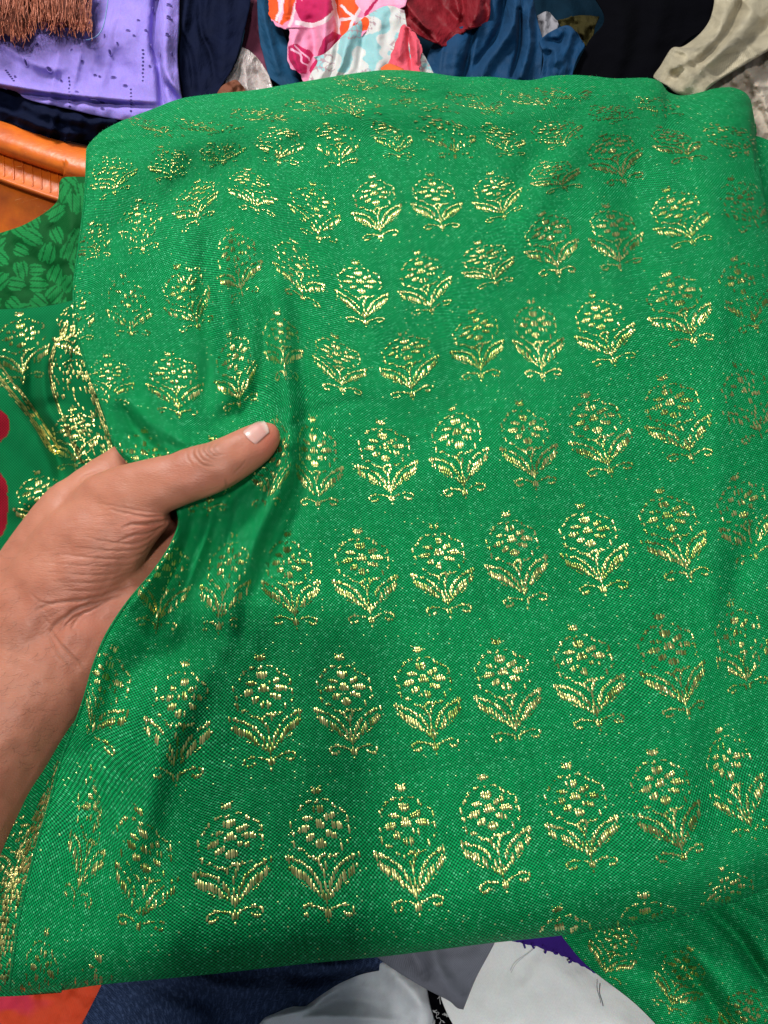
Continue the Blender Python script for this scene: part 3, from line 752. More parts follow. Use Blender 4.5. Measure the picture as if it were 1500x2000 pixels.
for k in range(26):
    i = 6 + k * 2
    if i >= len(rim_path) - 1: break
    x, y = rim_path[i]
    v, f = tube_mesh([W(np.array([x + 6, x + 8, x + 8]), np.array([y + 56, y + 78, y + 98]), np.array([-.0600, -.0602, -.0608]))], .0006, 6)
    adopt(mesh_obj('rib', v, f, ORANGE), tub)

# ------------------------------------------------------------------ the heap of other cloths behind
NAVY = fabric('navy_cotton', (.004, .007, .026), rough=.8, sheen=.35, relief=.1, vary=.2, wrinkle=.6)
cloth('navy_cloth', [(-200,150),(0,165),(120,200),(330,220)], [(330,220),(330,300),(260,330)], [(-200,230),(0,236),(60,262),(110,276),(200,278),(260,330)], [(-200,150),(-200,230)],
      (-.050,-.050,-.056,-.058), [([(20,190),(120,230),(240,240)], 14, .007), ([(0,210),(90,250),(170,262)], 9, .005), ([(60,190),(150,215),(260,225)], 9, -.006)], .005, 46, 31, NAVY,
      label='crumpled navy cloth under the lilac cloth, over the orange rim', ridged=.003, rot=.3, res=4)
LIL = fabric('lilac_cotton', (.31, .23, .70), rough=.75, sheen=.25, relief=.12, vary=.12, wrinkle=.5, sub=.15)
def H_lil(px, py):
    return folds_h(px, py, [([(305,0),(300,80),(312,140),(318,215)], 7, -.012), ([(318,130),(335,160),(355,185)], 8, .007), ([(325,165),(340,190),(350,200)], 6, -.005), ([(330,-10),(322,60),(325,140)], 12, .004),
        ([(0,85),(60,120),(110,140)], 8, .0025), ([(120,110),(200,90),(300,70)], 34, .004), ([(-20,162),(80,178),(180,190),(300,200)], 4, .0035), ([(-20,170),(80,186),(180,198),(300,206)], 4, -.0045), ([(30,150),(90,172),(160,190)], 12, .003)])
LILF = [([(305,0),(300,80),(312,140),(318,215)], 7, -.012), ([(318,130),(335,160),(355,185)], 8, .007), ([(325,165),(340,190),(350,200)], 6, -.005), ([(330,-10),(322,60),(325,140)], 12, .004),
        ([(0,85),(60,120),(110,140)], 10, .003), ([(120,110),(200,90),(300,70)], 34, .004), ([(-20,160),(80,176),(180,188),(300,198)], 5, .0035), ([(-20,172),(80,188),(180,200),(300,208)], 5, -.0045), ([(150,40),(190,80),(240,150)], 22, -.004)]
lil = cloth('eyelet_cloth', [(-200,-60),(100,-60),(352,-60)], [(352,-60),(350,40),(347,110),(352,170),(358,200),(370,240)], [(-200,170),(0,172),(60,196),(130,212),(200,228),(260,236),(370,240)], [(-200,-60),(-200,170)],
      (-.052,-.046,-.040,-.044), LILF, .0026, 60, 33, LIL, label='lilac cotton eyelet cloth bunched at the upper left', res=3.2, ridged=.0011, rot=.2, edge=.004)
# eyelets: stitched ring round a dark hole
HOLE = fabric('hole_shadow', (.05, .035, .16), rough=1, sheen=0, relief=0, wrinkle=0, vary=0)
LIL2 = fabric('lilac_stitching', (.30, .21, .70), rough=.6, sheen=.2, relief=.3, wrinkle=.1)
bpy.context.view_layer.update()
dg = bpy.context.evaluated_depsgraph_get()
def bvh_of(o):
    ev = o.evaluated_get(bpy.context.evaluated_depsgraph_get()); me = ev.to_mesh()
    n = len(me.vertices); v = np.empty(n * 3); me.vertices.foreach_get('co', v); v = v.reshape(-1, 3)
    M = np.array(o.matrix_world); v = v @ M[:3, :3].T + M[:3, 3]
    polys = [tuple(p.vertices) for p in me.polygons]; ev.to_mesh_clear()
    return BVHTree.FromPolygons([Vector(x) for x in v], polys)
def cast(bv, px, py):
    d = (px - 750) / FPX * RIGHT + (1000 - py) / FPX * UP - BACK
    hit, nrm, _, _ = bv.ray_cast(Vector(CAM), Vector(d).normalized())
    if hit is None: return None
    nrm = np.array(nrm); 
    if nrm @ d > 0: nrm = -nrm
    return np.array(hit), nrm
bl = bvh_of(lil)
def disc_mesh(name, rx, ry, mat, ring=None, seg=12):
    a = np.arange(seg) * 2 * np.pi / seg
    if ring is None:
        V = np.vstack([[0, 0, 0], np.c_[rx * np.cos(a), ry * np.sin(a), 0 * a]]); F = [(0, i + 1, (i + 1) % seg + 1, 0) for i in range(seg)]
        me = bpy.data.meshes.new(name); me.from_pydata(V.tolist(), [], [(0, i + 1, (i + 1) % seg + 1) for i in range(seg)])
    else:
        V = []; F = []
        for k, (s, z) in enumerate([(.8, 0), (1.0, ring), (1.25, 0)]): V += np.c_[rx * s * np.cos(a), ry * s * np.sin(a), z + 0 * a].tolist()
        for k in range(2):
            for i in range(seg): j = (i + 1) % seg; F.append((k * seg + i, (k + 1) * seg + i, (k + 1) * seg + j, k * seg + j))
        me = bpy.data.meshes.new(name); me.from_pydata(V, [], F)
    me.materials.append(mat); return me
hole_me = disc_mesh('hole', .0021, .0013, HOLE); ring_me = disc_mesh('stitched_rim', .0023, .0015, LIL2, ring=.0005)
dot_me = disc_mesh('hole', .0009, .0007, HOLE, seg=8)
spots = [(298,20,1),(330,35,1),(327,68,.8),(250,60,.6),(295,92,1.1),(216,103,1),(313,105,.7),(205,70,.6),(52,123,1.1),(97,136,1),(73,88,.8),(222,152,.8),(245,168,.7),(186,147,.5),(293,130,.5),(10,172,.5),(184,194,1),(200,199,1),(218,201,1),(257,198,.8),(150,180,.7),(120,158,.5),(320,150,.6),(175,30,.7),(200,212,.6),(270,40,.5),(262,70,.5),(160,120,.6),(140,98,.5),(30,150,.5),(335,105,.7),(230,85,.5),(195,150,.5),(330,10,.8),(285,60,.6)]
spots += [(135 + (k % 3) * .8, 152 + k * 7, .32) for k in range(9)] + [(279 + (k % 2), 98 + k * 7.5, .34) for k in range(9)] + [(256, 175 + k * 7, .34) for k in range(7)] + [(12 + k * 3, 138 + k * 4, .3) for k in range(6)]
def place_on(me, name, bv, px, py, sc, rot, parent, lift=.0003):
    r_ = cast(bv, px, py)
    if r_ is None: return None
    p, n = r_
    o = bpy.data.objects.new(name, me); C.objects.link(o)
    q = Vector(n).to_track_quat('Z', 'Y'); o.rotation_mode = 'QUATERNION'
    from mathutils import Quaternion
    o.rotation_quaternion = q @ Quaternion((0, 0, 1), rot)
    o.location = p + n * lift; o.scale = (sc,) * 3; o.parent = parent
    return o
for k, (x, y, s) in enumerate(spots):
    ro = rnd.uniform(-.9, -.2)
    if s < .4: place_on(dot_me, 'hole', bl, x, y, 1.0, 0, lil); continue
    place_on(ring_me, 'stitched_rim', bl, x, y, s, ro, lil); place_on(hole_me, 'hole', bl, x, y, s * .85, ro, lil, .00045)

# copper gauze with a fringe
COP = fabric('copper_gauze', (.20, .050, .028), rough=.6, sheen=.5, relief=.5, thread=.0016, vary=.3, wrinkle=.8)
cop = cloth('gauze_cloth', [(-200,-60),(60,-60),(182,-60)], [(182,-60),(180,20),(168,48),(182,62)], [(-200,60),(0,66),(50,72),(75,40),(110,52),(182,62)], [(-200,-60),(-200,60)],
      (-.034,-.032,-.034,-.034), [([(20,-10),(60,30),(70,60)], 14, -.006), ([(90,-10),(110,30),(150,50)], 16, .005)], .004, 30, 41, COP, res=3, ridged=.003,
      label='copper-brown gauze with a loose thread fringe, top left corner', frayamp=4)
m_, nt, b = new_mat('copper_thread'); b.inputs['Base Color'].default_value = (.42, .13, .07, 1); b.inputs['Roughness'].default_value = .4; b.inputs['Metallic'].default_value = .25
COPT = m_
def strands(n, x0, x1, yf, lf_, h, r, seed, spread=4, lean=0):
    g = np.random.default_rng(seed); out = []
    for k in range(n):
        x = g.uniform(x0, x1); y = yf(x) + g.uniform(-26, 6); ln = g.uniform(.5, 1) * lf_; m = 9
        t = np.linspace(0, 1, m); ph = g.uniform(0, 6)
        xs = x + lean * t * ln + spread * np.sin(ph + t * g.uniform(2, 6)) * t + g.normal(0, 1.0, m).cumsum() * .5; ys = y + ln * t + g.normal(0, .6, m)
        out.append(W(xs, ys, h + g.uniform(-.003, .006) + .003 * np.sin(ph + 3 * t)))
    return out
yb_ = lambda x: np.interp(x, [-20, 0, 50, 75, 110, 182], [58, 60, 64, 32, 44, 52])
v, f = tube_mesh(strands(260, -40, 180, yb_, 26, -.030, .00022, 3, 3), .00022, 4); mesh_obj('fringe', v, f, COPT, cop, kind='stuff')
v, f = tube_mesh(strands(200, -40, 178, lambda x: -14 + .1 * x, 66, -.0275, .0002, 5, 4), .00022, 4); mesh_obj('loose_threads', v, f, COPT, cop, kind='stuff')
BLT = new_mat('blue_thread')[0]; BLT.node_tree.nodes['Principled BSDF'].inputs['Base Color'].default_value = (.12, .22, .42, 1)
pp = smooth_poly([(212,-10),(208,20),(202,50),(192,68),(178,76),(168,78)], 6)
v, f = tube_mesh([W(pp[:, 0], pp[:, 1], -.030 + 0 * pp[:, 0])], .0004, 5)
tag(mesh_obj('loose_thread', v, f, BLT), 'pale blue loose thread hanging over the lilac cloth beside the copper gauze', 'thread')
pp = smooth_poly([(150,-10),(185,2),(240,-6),(290,6)], 6)

# navy cloth right of the lilac one
cloth('navy_cloth', [(330,-60),(420,-60),(500,-60)], [(500,-60),(488,10),(474,70),(455,130),(428,176),(420,215)], [(320,215),(360,215),(420,215)], [(330,-60),(350,40),(345,120),(352,180),(320,215)],
      (-.060,-.054,-.052,-.058), [([(392,0),(392,60),(410,100),(420,150)], 6, -.005), ([(360,0),(368,90),(385,180)], 16, .006), ([(440,-20),(440,60),(425,140)], 18, .005), ([(350,60),(372,110),(380,180)],7,-.005)], .003, 60, 51, NAVY, ridged=.0025, rot=.15,
      label='navy cotton cloth hanging in folds right of the lilac eyelet cloth', res=4)
MAUVE = fabric('mauve_cloth', (.16, .035, .07), rough=.8, relief=.1)
cloth('mauve_cloth', [(470,-60),(520,-60)], [(520,-60),(515,60),(530,170)], [(440,190),(530,190)], [(470,-60),(478,60),(440,190)], (-.070,)*4, [], .004, 40, 52, MAUVE,
      label='narrow mauve cloth between the navy cloth and the teal cloth', res=5)
# glittering white cloth
m_ = fabric('glitter_white', (.55, .46, .44), rough=.35, sheen=.3, relief=.1, wrinkle=1.0, spec=.8, sub=.2)
nt = m_.node_tree; b = nt.nodes['Principled BSDF']
gl = ramp_(nt, noise_(nt, nd(nt, 'ShaderNodeTexCoord').outputs['UV'], 900, 2, .7), .58, .62); nt.links.new(math_(nt, 'MULTIPLY', gl, .8), b.inputs['Metallic'])
cloth('glitter_cloth', [(472,92),(486,98),(500,110)], [(500,110),(515,130),(526,150),(540,200)], [(430,215),(540,215)], [(472,92),(458,130),(440,160),(430,215)], (-.060,-.060,-.056,-.056),
      [([(475,110),(480,150),(485,190)], 8, .005), ([(500,120),(505,160)], 6, -.004)], .003, 24, 53, m_, label='small glittering white cloth behind the top edge of the green cloth', res=3)
BRN = fabric('tan_cloth', (.22, .07, .035), rough=.7)
cloth('tan_cloth', [(446,160),(462,156),(476,170)], [(476,170),(480,180),(484,210)], [(410,210),(484,210)], [(446,160),(430,172),(410,210)], (-.050,)*4, [], .003, 20, 54, BRN, label='scrap of tan cloth below the glittering white one', res=3)
TEAL = fabric('teal_cotton', (.002, .055, .13), rough=.75, sheen=.3, relief=.1, vary=.25, wrinkle=.6)
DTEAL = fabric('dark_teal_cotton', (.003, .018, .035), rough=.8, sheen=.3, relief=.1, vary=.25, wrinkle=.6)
cloth('teal_cloth', [(500,-60),(520,-60),(545,-60)], [(545,-60),(540,20),(560,80),(590,170),(600,200)], [(525,150),(560,175),(600,200)], [(500,-60),(505,60),(515,110),(525,150)], (-.062,-.066,-.060,-.056),
      [([(512,0),(525,70),(545,140)], 9, .005)], .002, 40, 55, TEAL, label='narrow strip of teal cloth left of the pink floral cloth', res=4, ridged=.001, rot=-.2)
cloth('dark_teal_cloth', [(520,-60),(600,-60)], [(600,-60),(640,60),(650,200)], [(540,200),(650,200)], [(520,-60),(540,50),(540,200)], (-.074,)*4, [([(560,0),(570,90),(600,160)], 14, .008)], .004, 40, 56, DTEAL,
      label='very dark teal cloth behind the pink floral cloth', res=5, ridged=.003)
# pink and orange print
PK, OR_, MG, WH, PG, LP = (.82,.28,.45), (.86,.085,.012), (.50,.008,.09), (.80,.62,.66), (.90,.45,.62), (.88,.38,.55)
def pink_paint(PX, PY, S, T):
    c = np.tile(np.array(PK), PX.shape + (1,)).astype(float)
    x = PX + 3 * noise2(PX / 22, PY / 22, 71, 2); y = PY + 3 * noise2(PX / 22, PY / 22, 72, 2)
    def P(poly, col): c[inpoly(x, y, poly)] = col
    def Ln(poly, w, col): c[polydist(x, y, smooth_poly(poly, 5))[0] < w] = col
    P([(480,-60),(585,-60),(580,-10),(570,35),(553,52),(530,38),(480,20)], OR_); P([(540,-60),(560,-60),(553,40),(545,50)], PG)
    Ln([(555,-10),(548,20),(540,40)], 3, WH); Ln([(585,-20),(578,20),(566,50)], 3, WH)
    P([(580,-60),(640,-60),(652,20),(640,40),(620,52),(590,42),(578,20)], MG)
    P([(585,-60),(606,-60),(590,0)], PK); Ln([(580,45),(610,50),(635,40),(650,25)], 4, WH)
    P([(650,-60),(700,-60),(716,0),(690,40),(700,60),(660,84),(664,50),(655,10)], OR_); Ln([(650,-10),(656,30),(664,80)], 4, WH); Ln([(668,12),(690,34),(712,48)], 3.2, WH); Ln([(712,0),(700,22),(690,36),(678,62),(664,84)], 3.2, WH); Ln([(664,40),(690,34),(720,38)], 3, WH); Ln([(700,40),(698,60)], 2.6, WH)
    P([(696,44),(728,20),(734,50),(702,66)], OR_)
    P([(690,-60),(800,-60),(790,10),(750,8),(712,26),(694,6)], LP); Ln([(740,-20),(730,5),(715,28)], 3, MG)
    P([(562,92),(580,85),(605,96),(612,110),(600,128),(598,146),(580,142),(566,122)], MG); Ln([(568,98),(588,104),(590,122),(602,130)], 1.8, PG); Ln([(575,90),(600,108),(604,118)], 1.6, PG)
    P([(630,80),(650,62),(668,70),(655,100),(630,125),(612,148),(604,140),(616,118)], MG); P([(640,86),(655,76),(650,96),(634,108)], PK)
    return c
PINK = fabric('floral_print', (0,0,0), rough=.8, sheen=.25, relief=.12, vary=.1, wrinkle=.3, attr=True, sub=.1)
cloth('floral_cloth', [(520,-60),(640,-60),(800,-60)], [(800,-60),(790,10),(740,40),(690,90),(640,170)], [(606,190),(620,190),(640,170)], [(520,-60),(526,30),(552,55),(566,60),(560,120),(590,150),(606,190)],
      (-.052,-.044,-.044,-.050), [([(584,50),(572,90),(585,140)], 9, .005), ([(606,40),(616,90),(606,150)], 11, -.006), ([(640,-10),(634,50),(628,110)], 12, .007), ([(655,0),(662,60),(645,110)], 7, -.008), ([(690,-10),(690,40),(670,90)], 14, .005), ([(560,-20),(562,30)], 8, .004)],
      .002, 40, 57, PINK, res=1.7, paint=pink_paint, label='pink cloth with an orange and magenta flower print, at the top centre', frayamp=2)
# white pleated cloth with aqua print
def aqua_paint(PX, PY, S, T):
    c = np.tile(np.array((.62, .60, .58)), PX.shape + (1,)).astype(float)
    n = noise2(PX / 26, PY / 26, 75, 2)
    c[n > .28] = (.28, .52, .54)
    line = np.abs(np.sin(PX / 3.1 + 3 * noise2(PX / 20, PY / 20, 76, 2))) * np.abs(np.sin(PY / 4.3 + 2 * n))
    m = (line < .16) & (noise2(PX / 30, PY / 30, 78, 1) > .05); c[m] = (.40, .27, .30)
    return c
AQ = fabric('aqua_print', (0,0,0), rough=.75, sheen=.2, relief=.1, vary=.08, wrinkle=.3, attr=True, sub=.15)
pleat = lambda S, T, X, Y: .0028 * np.sin((X * .9 + Y * .35) / 4.2 + 2.0 * noise2(X / 40, Y / 40, 77, 1)) * np.clip((700 - X) / 60, .15, 1)
cloth('pleated_cloth', [(614,112),(640,100),(690,50),(750,12),(790,20)], [(790,20),(800,70),(830,110),(860,170)], [(596,190),(700,190),(860,190)], [(614,112),(620,122),(604,150),(596,190)], (-.040,-.042,-.036,-.036),
      [([(690,60),(670,110),(660,150)], 10, .004), ([(740,30),(735,90),(740,140)], 14, .004), ([(715,40),(705,100),(700,140)], 8, -.004)], .002, 40, 58, AQ, res=1.8, paint=aqua_paint, hfn=pleat,
      label='white pleated cloth with pale aqua print, against the top edge of the green cloth')
CORAL = fabric('coral_cloth', (.80, .10, .15), rough=.75, sheen=.3, relief=.15, wrinkle=.5, sub=.15)
cr = cloth('coral_cloth', [(784,52),(790,50),(803,58)], [(803,58),(818,75),(824,100),(820,136),(826,160)], [(752,150),(790,160),(826,160)], [(784,52),(772,90),(756,130),(752,150)], (-.034,-.032,-.030,-.032),
      [([(795,60),(800,100),(805,136)], 5, -.006), ([(784,70),(780,120)], 8, .004), ([(812,80),(815,120)], 5, .004)], .0015, 20, 59, CORAL, res=2, frayamp=2.5, label='coral pink scrap with a frayed edge on the pleated cloth')
cloth('orange_scrap', [(744,132),(760,124),(788,134)], [(788,134),(790,160)], [(740,160),(790,160)], [(744,132),(740,160)], (-.027,)*4, [], .001, 20, 60, fabric('orange_cotton', (.85,.16,.04)), label='tiny orange scrap below the coral pink one', res=3)
CRIM = fabric('crimson_chiffon', (.22, .005, .013), rough=.55, sheen=.5, relief=.08, vary=.25, wrinkle=.9)
cloth('crimson_cloth', [(765,-60),(860,-60),(955,-60)], [(955,-60),(958,10),(950,45),(920,52),(895,70)], [(790,50),(830,74),(870,90),(895,70)], [(765,-60),(768,10),(790,50)], (-.056,-.054,-.052,-.052),
      [([(780,-10),(820,40),(870,70)], 10, .006), ([(820,-30),(870,20),(900,50)], 12, -.006), ([(925,-30),(935,10),(925,45)], 12, .008), ([(895,-30),(905,20),(900,50)], 6, -.006)], .003, 40, 61, CRIM, ridged=.003, rot=-.6,
      label='crumpled crimson sheer cloth at the top, left of the blue cloth', res=2.6)
BLUE = fabric('peacock_cotton', (.002, .045, .125), rough=.7, sheen=.3, relief=.1, vary=.2, wrinkle=.6)
cloth('blue_cloth', [(920,-60),(980,-60),(1030,-60)], [(1030,-60),(1050,40),(1060,90),(1052,190)], [(840,190),(950,200),(1052,190)], [(920,-60),(915,40),(870,60),(835,110),(840,190)], (-.060,-.056,-.050,-.056),
      [([(1010,-20),(1000,50),(960,110),(935,160)], 14, .008), ([(985,0),(975,60),(930,130)], 8, -.009), ([(1030,0),(1035,80),(1020,150)], 9, .008), ([(1014,20),(1015,90),(1000,150)], 5, -.009), ([(900,60),(890,110),(880,160)], 14, .006), ([(925,60),(915,110),(905,160)], 6, -.007)], .003, 50, 62, BLUE,
      label='peacock blue cloth hanging in deep folds, at the top behind the green cloth', res=2.6, ridged=.003, rot=.25)
cloth('blue_cloth', [(1052,80),(1075,62),(1112,50),(1135,82)], [(1135,82),(1142,90),(1125,120),(1110,180)], [(1040,190),(1110,190)], [(1052,80),(1062,120),(1040,190)], (-.052,-.052,-.048,-.048),
      [([(1060,90),(1085,100),(1080,150)], 9, .006), ([(1120,60),(1100,110),(1095,150)], 10, .005), ([(1075,80),(1095,80),(1105,60)], 6, -.004)], .003, 30, 63, BLUE, res=2.6, ridged=.002,
      label='smaller blue cloth flap beside the black cloth')
GREY = fabric('grey_cloth', (.30, .29, .32), rough=.7, relief=.1, wrinkle=.6)
cloth('grey_cloth', [(1050,30),(1068,22),(1082,34)], [(1082,34),(1090,48),(1080,80)], [(1046,90),(1080,90)], [(1050,30),(1052,60),(1046,90)], (-.066,)*4, [([(1066,20),(1064,70)], 6, .004)], .003, 16, 64, GREY, label='small pale grey scrap between the two blue cloths', res=2.5)
OLV = fabric('olive_cloth', (.045, .038, .012), rough=.8, wrinkle=.9)
cloth('olive_cloth', [(1090,40),(1130,30),(1170,32)], [(1170,32),(1160,60),(1150,90)], [(1120,90),(1150,90)], [(1090,40),(1100,60),(1120,90)], (-.072,)*4, [], .005, 16, 65, OLV, label='dark olive scrap beside the black cloth', res=3)
BLK = fabric('black_cloth', (.0015, .0015, .003), rough=.95, sheen=0, relief=.05, wrinkle=.3, spec=.04)
cloth('black_cloth', [(1120,-60),(1250,-60),(1430,-60)], [(1430,-60),(1400,40),(1340,80),(1290,150),(1300,220)], [(1090,200),(1200,210),(1300,220)], [(1120,-60),(1180,30),(1150,80),(1120,140),(1090,200)], (-.062,-.058,-.050,-.052),
      [([(1200,-20),(1220,60),(1200,150)], 22, .006), ([(1290,-20),(1280,60),(1260,140)], 24, .005)], .003, 70, 66, BLK, label='black cloth at the top right, left of the cream organza', res=5)
m_ = fabric('organza', (.86, .74, .50), rough=.3, sheen=.4, relief=.5, thread=.0016, vary=.25, wrinkle=.7, alpha=.92, spec=.8)
nt = m_.node_tree; b = nt.nodes['Principled BSDF']; 
ORGZ = m_
cloth('organza_cloth', [(1400,-60),(1500,-60),(1640,-60)], [(1640,-60),(1640,60),(1560,70),(1500,100),(1452,128),(1400,160),(1370,186)], [(1290,160),(1320,182),(1345,188),(1370,186)], [(1400,-60),(1392,20),(1372,60),(1335,90),(1312,94),(1290,128),(1276,150),(1290,160)],
      (-.048,-.040,-.030,-.040), [([(1420,20),(1400,70),(1350,110),(1300,140)], 14, .008), ([(1475,10),(1440,70),(1380,120),(1330,170)], 16, .007), ([(1450,0),(1415,70),(1360,130)], 8, -.007), ([(1540,0),(1480,70),(1400,140)], 14, -.006), ([(1310,95),(1340,100),(1380,80)], 7, .004)],
      .003, 50, 67, ORGZ, res=2.4, ridged=.0016, rot=2.3, label='shiny cream organza folded over the corner, top right', edge=.003)
FLC = fabric('cream_fleece', (.50, .42, .34), rough=1, sheen=.7, relief=.1, wrinkle=.5, vary=.1, fuzz=.6, sub=.2)
fl_h = lambda S, T, X, Y: .0007 * noise2(X / 7, Y / 7, 81, 3)
cloth('fleece_cloth', [(1370,150),(1440,110),(1520,60),(1640,40)], [(1640,40),(1660,200),(1640,360)], [(1400,330),(1520,350),(1640,360)], [(1370,150),(1380,240),(1400,330)], (-.050,-.054,-.046,-.046),
      [([(1450,120),(1480,170),(1500,240)], 14, .006), ([(1500,100),(1470,150),(1430,180)], 10, -.005), ([(1480,200),(1500,260)], 10, -.004)], .005, 40, 68, FLC, res=2.0, hfn=fl_h,
      label='fluffy cream fleece at the right, behind the folded corner of the green cloth')
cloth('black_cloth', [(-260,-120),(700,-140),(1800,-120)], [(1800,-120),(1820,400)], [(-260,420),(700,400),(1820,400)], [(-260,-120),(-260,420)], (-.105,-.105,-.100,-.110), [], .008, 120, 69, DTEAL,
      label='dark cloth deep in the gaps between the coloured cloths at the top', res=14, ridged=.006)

# ------------------------------------------------------------------ cloths below the bundle
ORR = fabric('orange_red_cotton', (.80, .075, .03), rough=.7, sheen=.3, relief=.1, vary=.1, wrinkle=.4, attr=True, sub=.1)
def orr_paint(PX, PY, S, T):
    c = np.tile(np.array((.92, .09, .03)), PX.shape + (1,)).astype(float)
    n = noise2(PX / 50, PY / 40, 91, 2)[..., None]; k = np.clip((n + .1) * 2.2, 0, 1) * np.clip((130 - PX) / 80, 0, 1)[..., None]
    return c * (1 - k) + np.array((.85, .05, .10)) * k
cloth('orange_red_cloth', [(-120,1880),(60,1880),(230,1870)], [(230,1870),(200,1940),(160,2000),(140,2080)], [(-120,2080),(140,2080)], [(-120,1880),(-120,2080)], (-.044,-.044,-.040,-.040),
      [([(30,1900),(60,1950),(50,2020)], 26, .004)], .003, 60, 92, ORR, paint=orr_paint, label='orange-red cloth in the bottom left corner', res=4)
m_ = fabric('denim', (.012, .026, .085), rough=.85, sheen=.15, relief=.8, thread=.0016, twill=True, vary=.2, wrinkle=.4, col2=(5.0, 4.2, 3.0))
nt = m_.node_tree; b = nt.nodes['Principled BSDF']; uv_ = nd(nt, 'ShaderNodeTexCoord').outputs['UV']
mpd = nd(nt, 'ShaderNodeMapping'); mpd.vector_type = 'TEXTURE'; mpd.inputs['Rotation'].default_value = (0, 0, .95); mpd.inputs['Scale'].default_value = (6, 1, 1); nt.links.new(uv_, mpd.inputs[0])
tw = ramp_(nt, noise_(nt, mpd.outputs[0], 900, 3, .7), .48, .66)
old = b.inputs['Base Color'].links[0].from_socket
nt.links.new(mix_(nt, math_(nt, 'MULTIPLY', tw, .75), old, (.11, .17, .36)), b.inputs['Base Color'])
cloth('denim_cloth', [(230,1850),(480,1830),(820,1800)], [(820,1800),(780,1880),(700,1905),(640,1935),(560,2000),(520,2080)], [(120,2080),(300,2080),(520,2080)], [(230,1850),(200,1920),(165,1990),(120,2080)], (-.036,-.042,-.050,-.038),
      [([(300,1920),(400,1960),(460,2020)], 22, -.005), ([(360,1900),(450,1930),(520,1930)], 14, .004), ([(560,1900),(600,1915),(660,1900)], 12, -.006), ([(590,1880),(640,1890),(700,1880)], 12, .004)], .002, 70, 93, m_, label='dark blue denim below the green cloth', res=4)
SAT = fabric('pale_satin', (.74, .75, .78), rough=.6, sheen=.2, relief=.10, vary=.06, wrinkle=.35, spec=.3, sub=.15)
cloth('satin_cloth', [(640,1935),(680,1905),(730,1875),(775,1868),(830,1905)], [(830,1905),(840,1960),(850,2000),(860,2080)], [(400,2080),(600,2080),(860,2080)], [(640,1935),(580,1960),(510,1985),(400,2080)], (-.048,-.044,-.042,-.046),
      [([(600,1965),(680,1950),(740,1960)], 16, -.005), ([(560,1990),(650,1985),(760,2000)], 14, .005), ([(740,1880),(790,1920),(835,1980)], 18, .005), ([(520,1990),(600,1970),(650,1940)], 8, .004), ([(640,2010),(730,2000),(800,2010)], 8, -.003)], .0026, 60, 94, SAT,
      label='pale grey-blue satin cloth at the bottom centre', res=3.5, edge=.006)
GRW = fabric('grey_weave', (.30, .31, .38), rough=.6, sheen=.2, relief=.5, thread=.0009, vary=.1, wrinkle=.25)
cloth('grey_cloth', [(690,1830),(850,1810),(985,1800)], [(985,1800),(962,1850),(930,1910),(905,1972)], [(880,1956),(892,1968),(905,1972)], [(690,1830),(750,1880),(820,1925),(880,1956)], (-.038,-.034,-.032,-.036),
      [([(840,1840),(860,1900),(890,1950)], 18, .005), ([(800,1850),(830,1900)], 14, -.004)], .0015, 50, 95, GRW, label='grey woven cloth point lying over the white cloths', res=3, edge=.002)
WHT = fabric('white_cotton', (.88, .85, .84), rough=.8, sheen=.2, relief=.06, vary=.05, wrinkle=.3, sub=.2)
cloth('white_cloth', [(900,1790),(1040,1800),(1160,1860)], [(1160,1860),(1240,1930),(1330,2000),(1420,2080)], [(930,2080),(1150,2080),(1420,2080)], [(900,1790),(880,1870),(862,1950),(930,2080)], (-.044,-.046,-.040,-.040),
      [([(1000,1830),(1080,1900),(1180,1980)], 50, .003)], .003, 90, 96, WHT, label='plain white cloth at the bottom, right of the grey point', res=5)
PUR = fabric('purple_cotton', (.045, .012, .22), rough=.85, sheen=.3, relief=.15, wrinkle=.4)
pur = cloth('purple_cloth', [(980,1790),(1060,1790),(1120,1810)], [(1120,1810),(1150,1880),(1180,1910)], [(1000,1838),(1050,1850),(1100,1868),(1180,1910)], [(980,1790),(990,1815),(1000,1838)], (-.038,-.040,-.040,-.040), [], .001, 30, 97, PUR,
      label='purple frayed cloth edge under the green cloth', res=2.5, frayamp=2)
cloth('black_cloth', [(812,1890),(860,1900),(930,1980)], [(940,1980),(960,2080)], [(820,2080),(960,2080)], [(800,1880),(815,1950),(820,2080)], (-.054,)*4, [], .003, 30, 98, BLK, label='black cloth in the gap between satin and white cloth', res=4)
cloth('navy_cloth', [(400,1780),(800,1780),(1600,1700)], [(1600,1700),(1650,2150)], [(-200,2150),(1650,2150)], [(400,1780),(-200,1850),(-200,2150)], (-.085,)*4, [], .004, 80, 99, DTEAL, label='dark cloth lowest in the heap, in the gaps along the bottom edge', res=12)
THR = new_mat('dark_thread')[0]; THR.node_tree.nodes['Principled BSDF'].inputs['Base Color'].default_value = (.05, .05, .06, 1)
LTH = new_mat('pale_thread')[0]; LTH.node_tree.nodes['Principled BSDF'].inputs['Base Color'].default_value = (.45, .45, .45, 1)
def thread(pts, h, r, mat, name='loose_thread', parent=None):
    pp = smooth_poly(pts, 8); v, f = tube_mesh([W(pp[:, 0], pp[:, 1], h + 0 * pp[:, 0])], r, 5); return mesh_obj(name, v, f, mat, parent)
tag(thread([(1172,1920),(1171,1938),(1176,1955),(1178,1965)], -.0385, .00022, THR), 'dark loose thread lying on the white cloth', 'thread')
tag(thread([(1066,1828),(1040,1855),(1010,1880),(998,1900)], -.040, .00012, LTH), 'fine pale thread trailing from the purple cloth across the white cloth', 'thread')
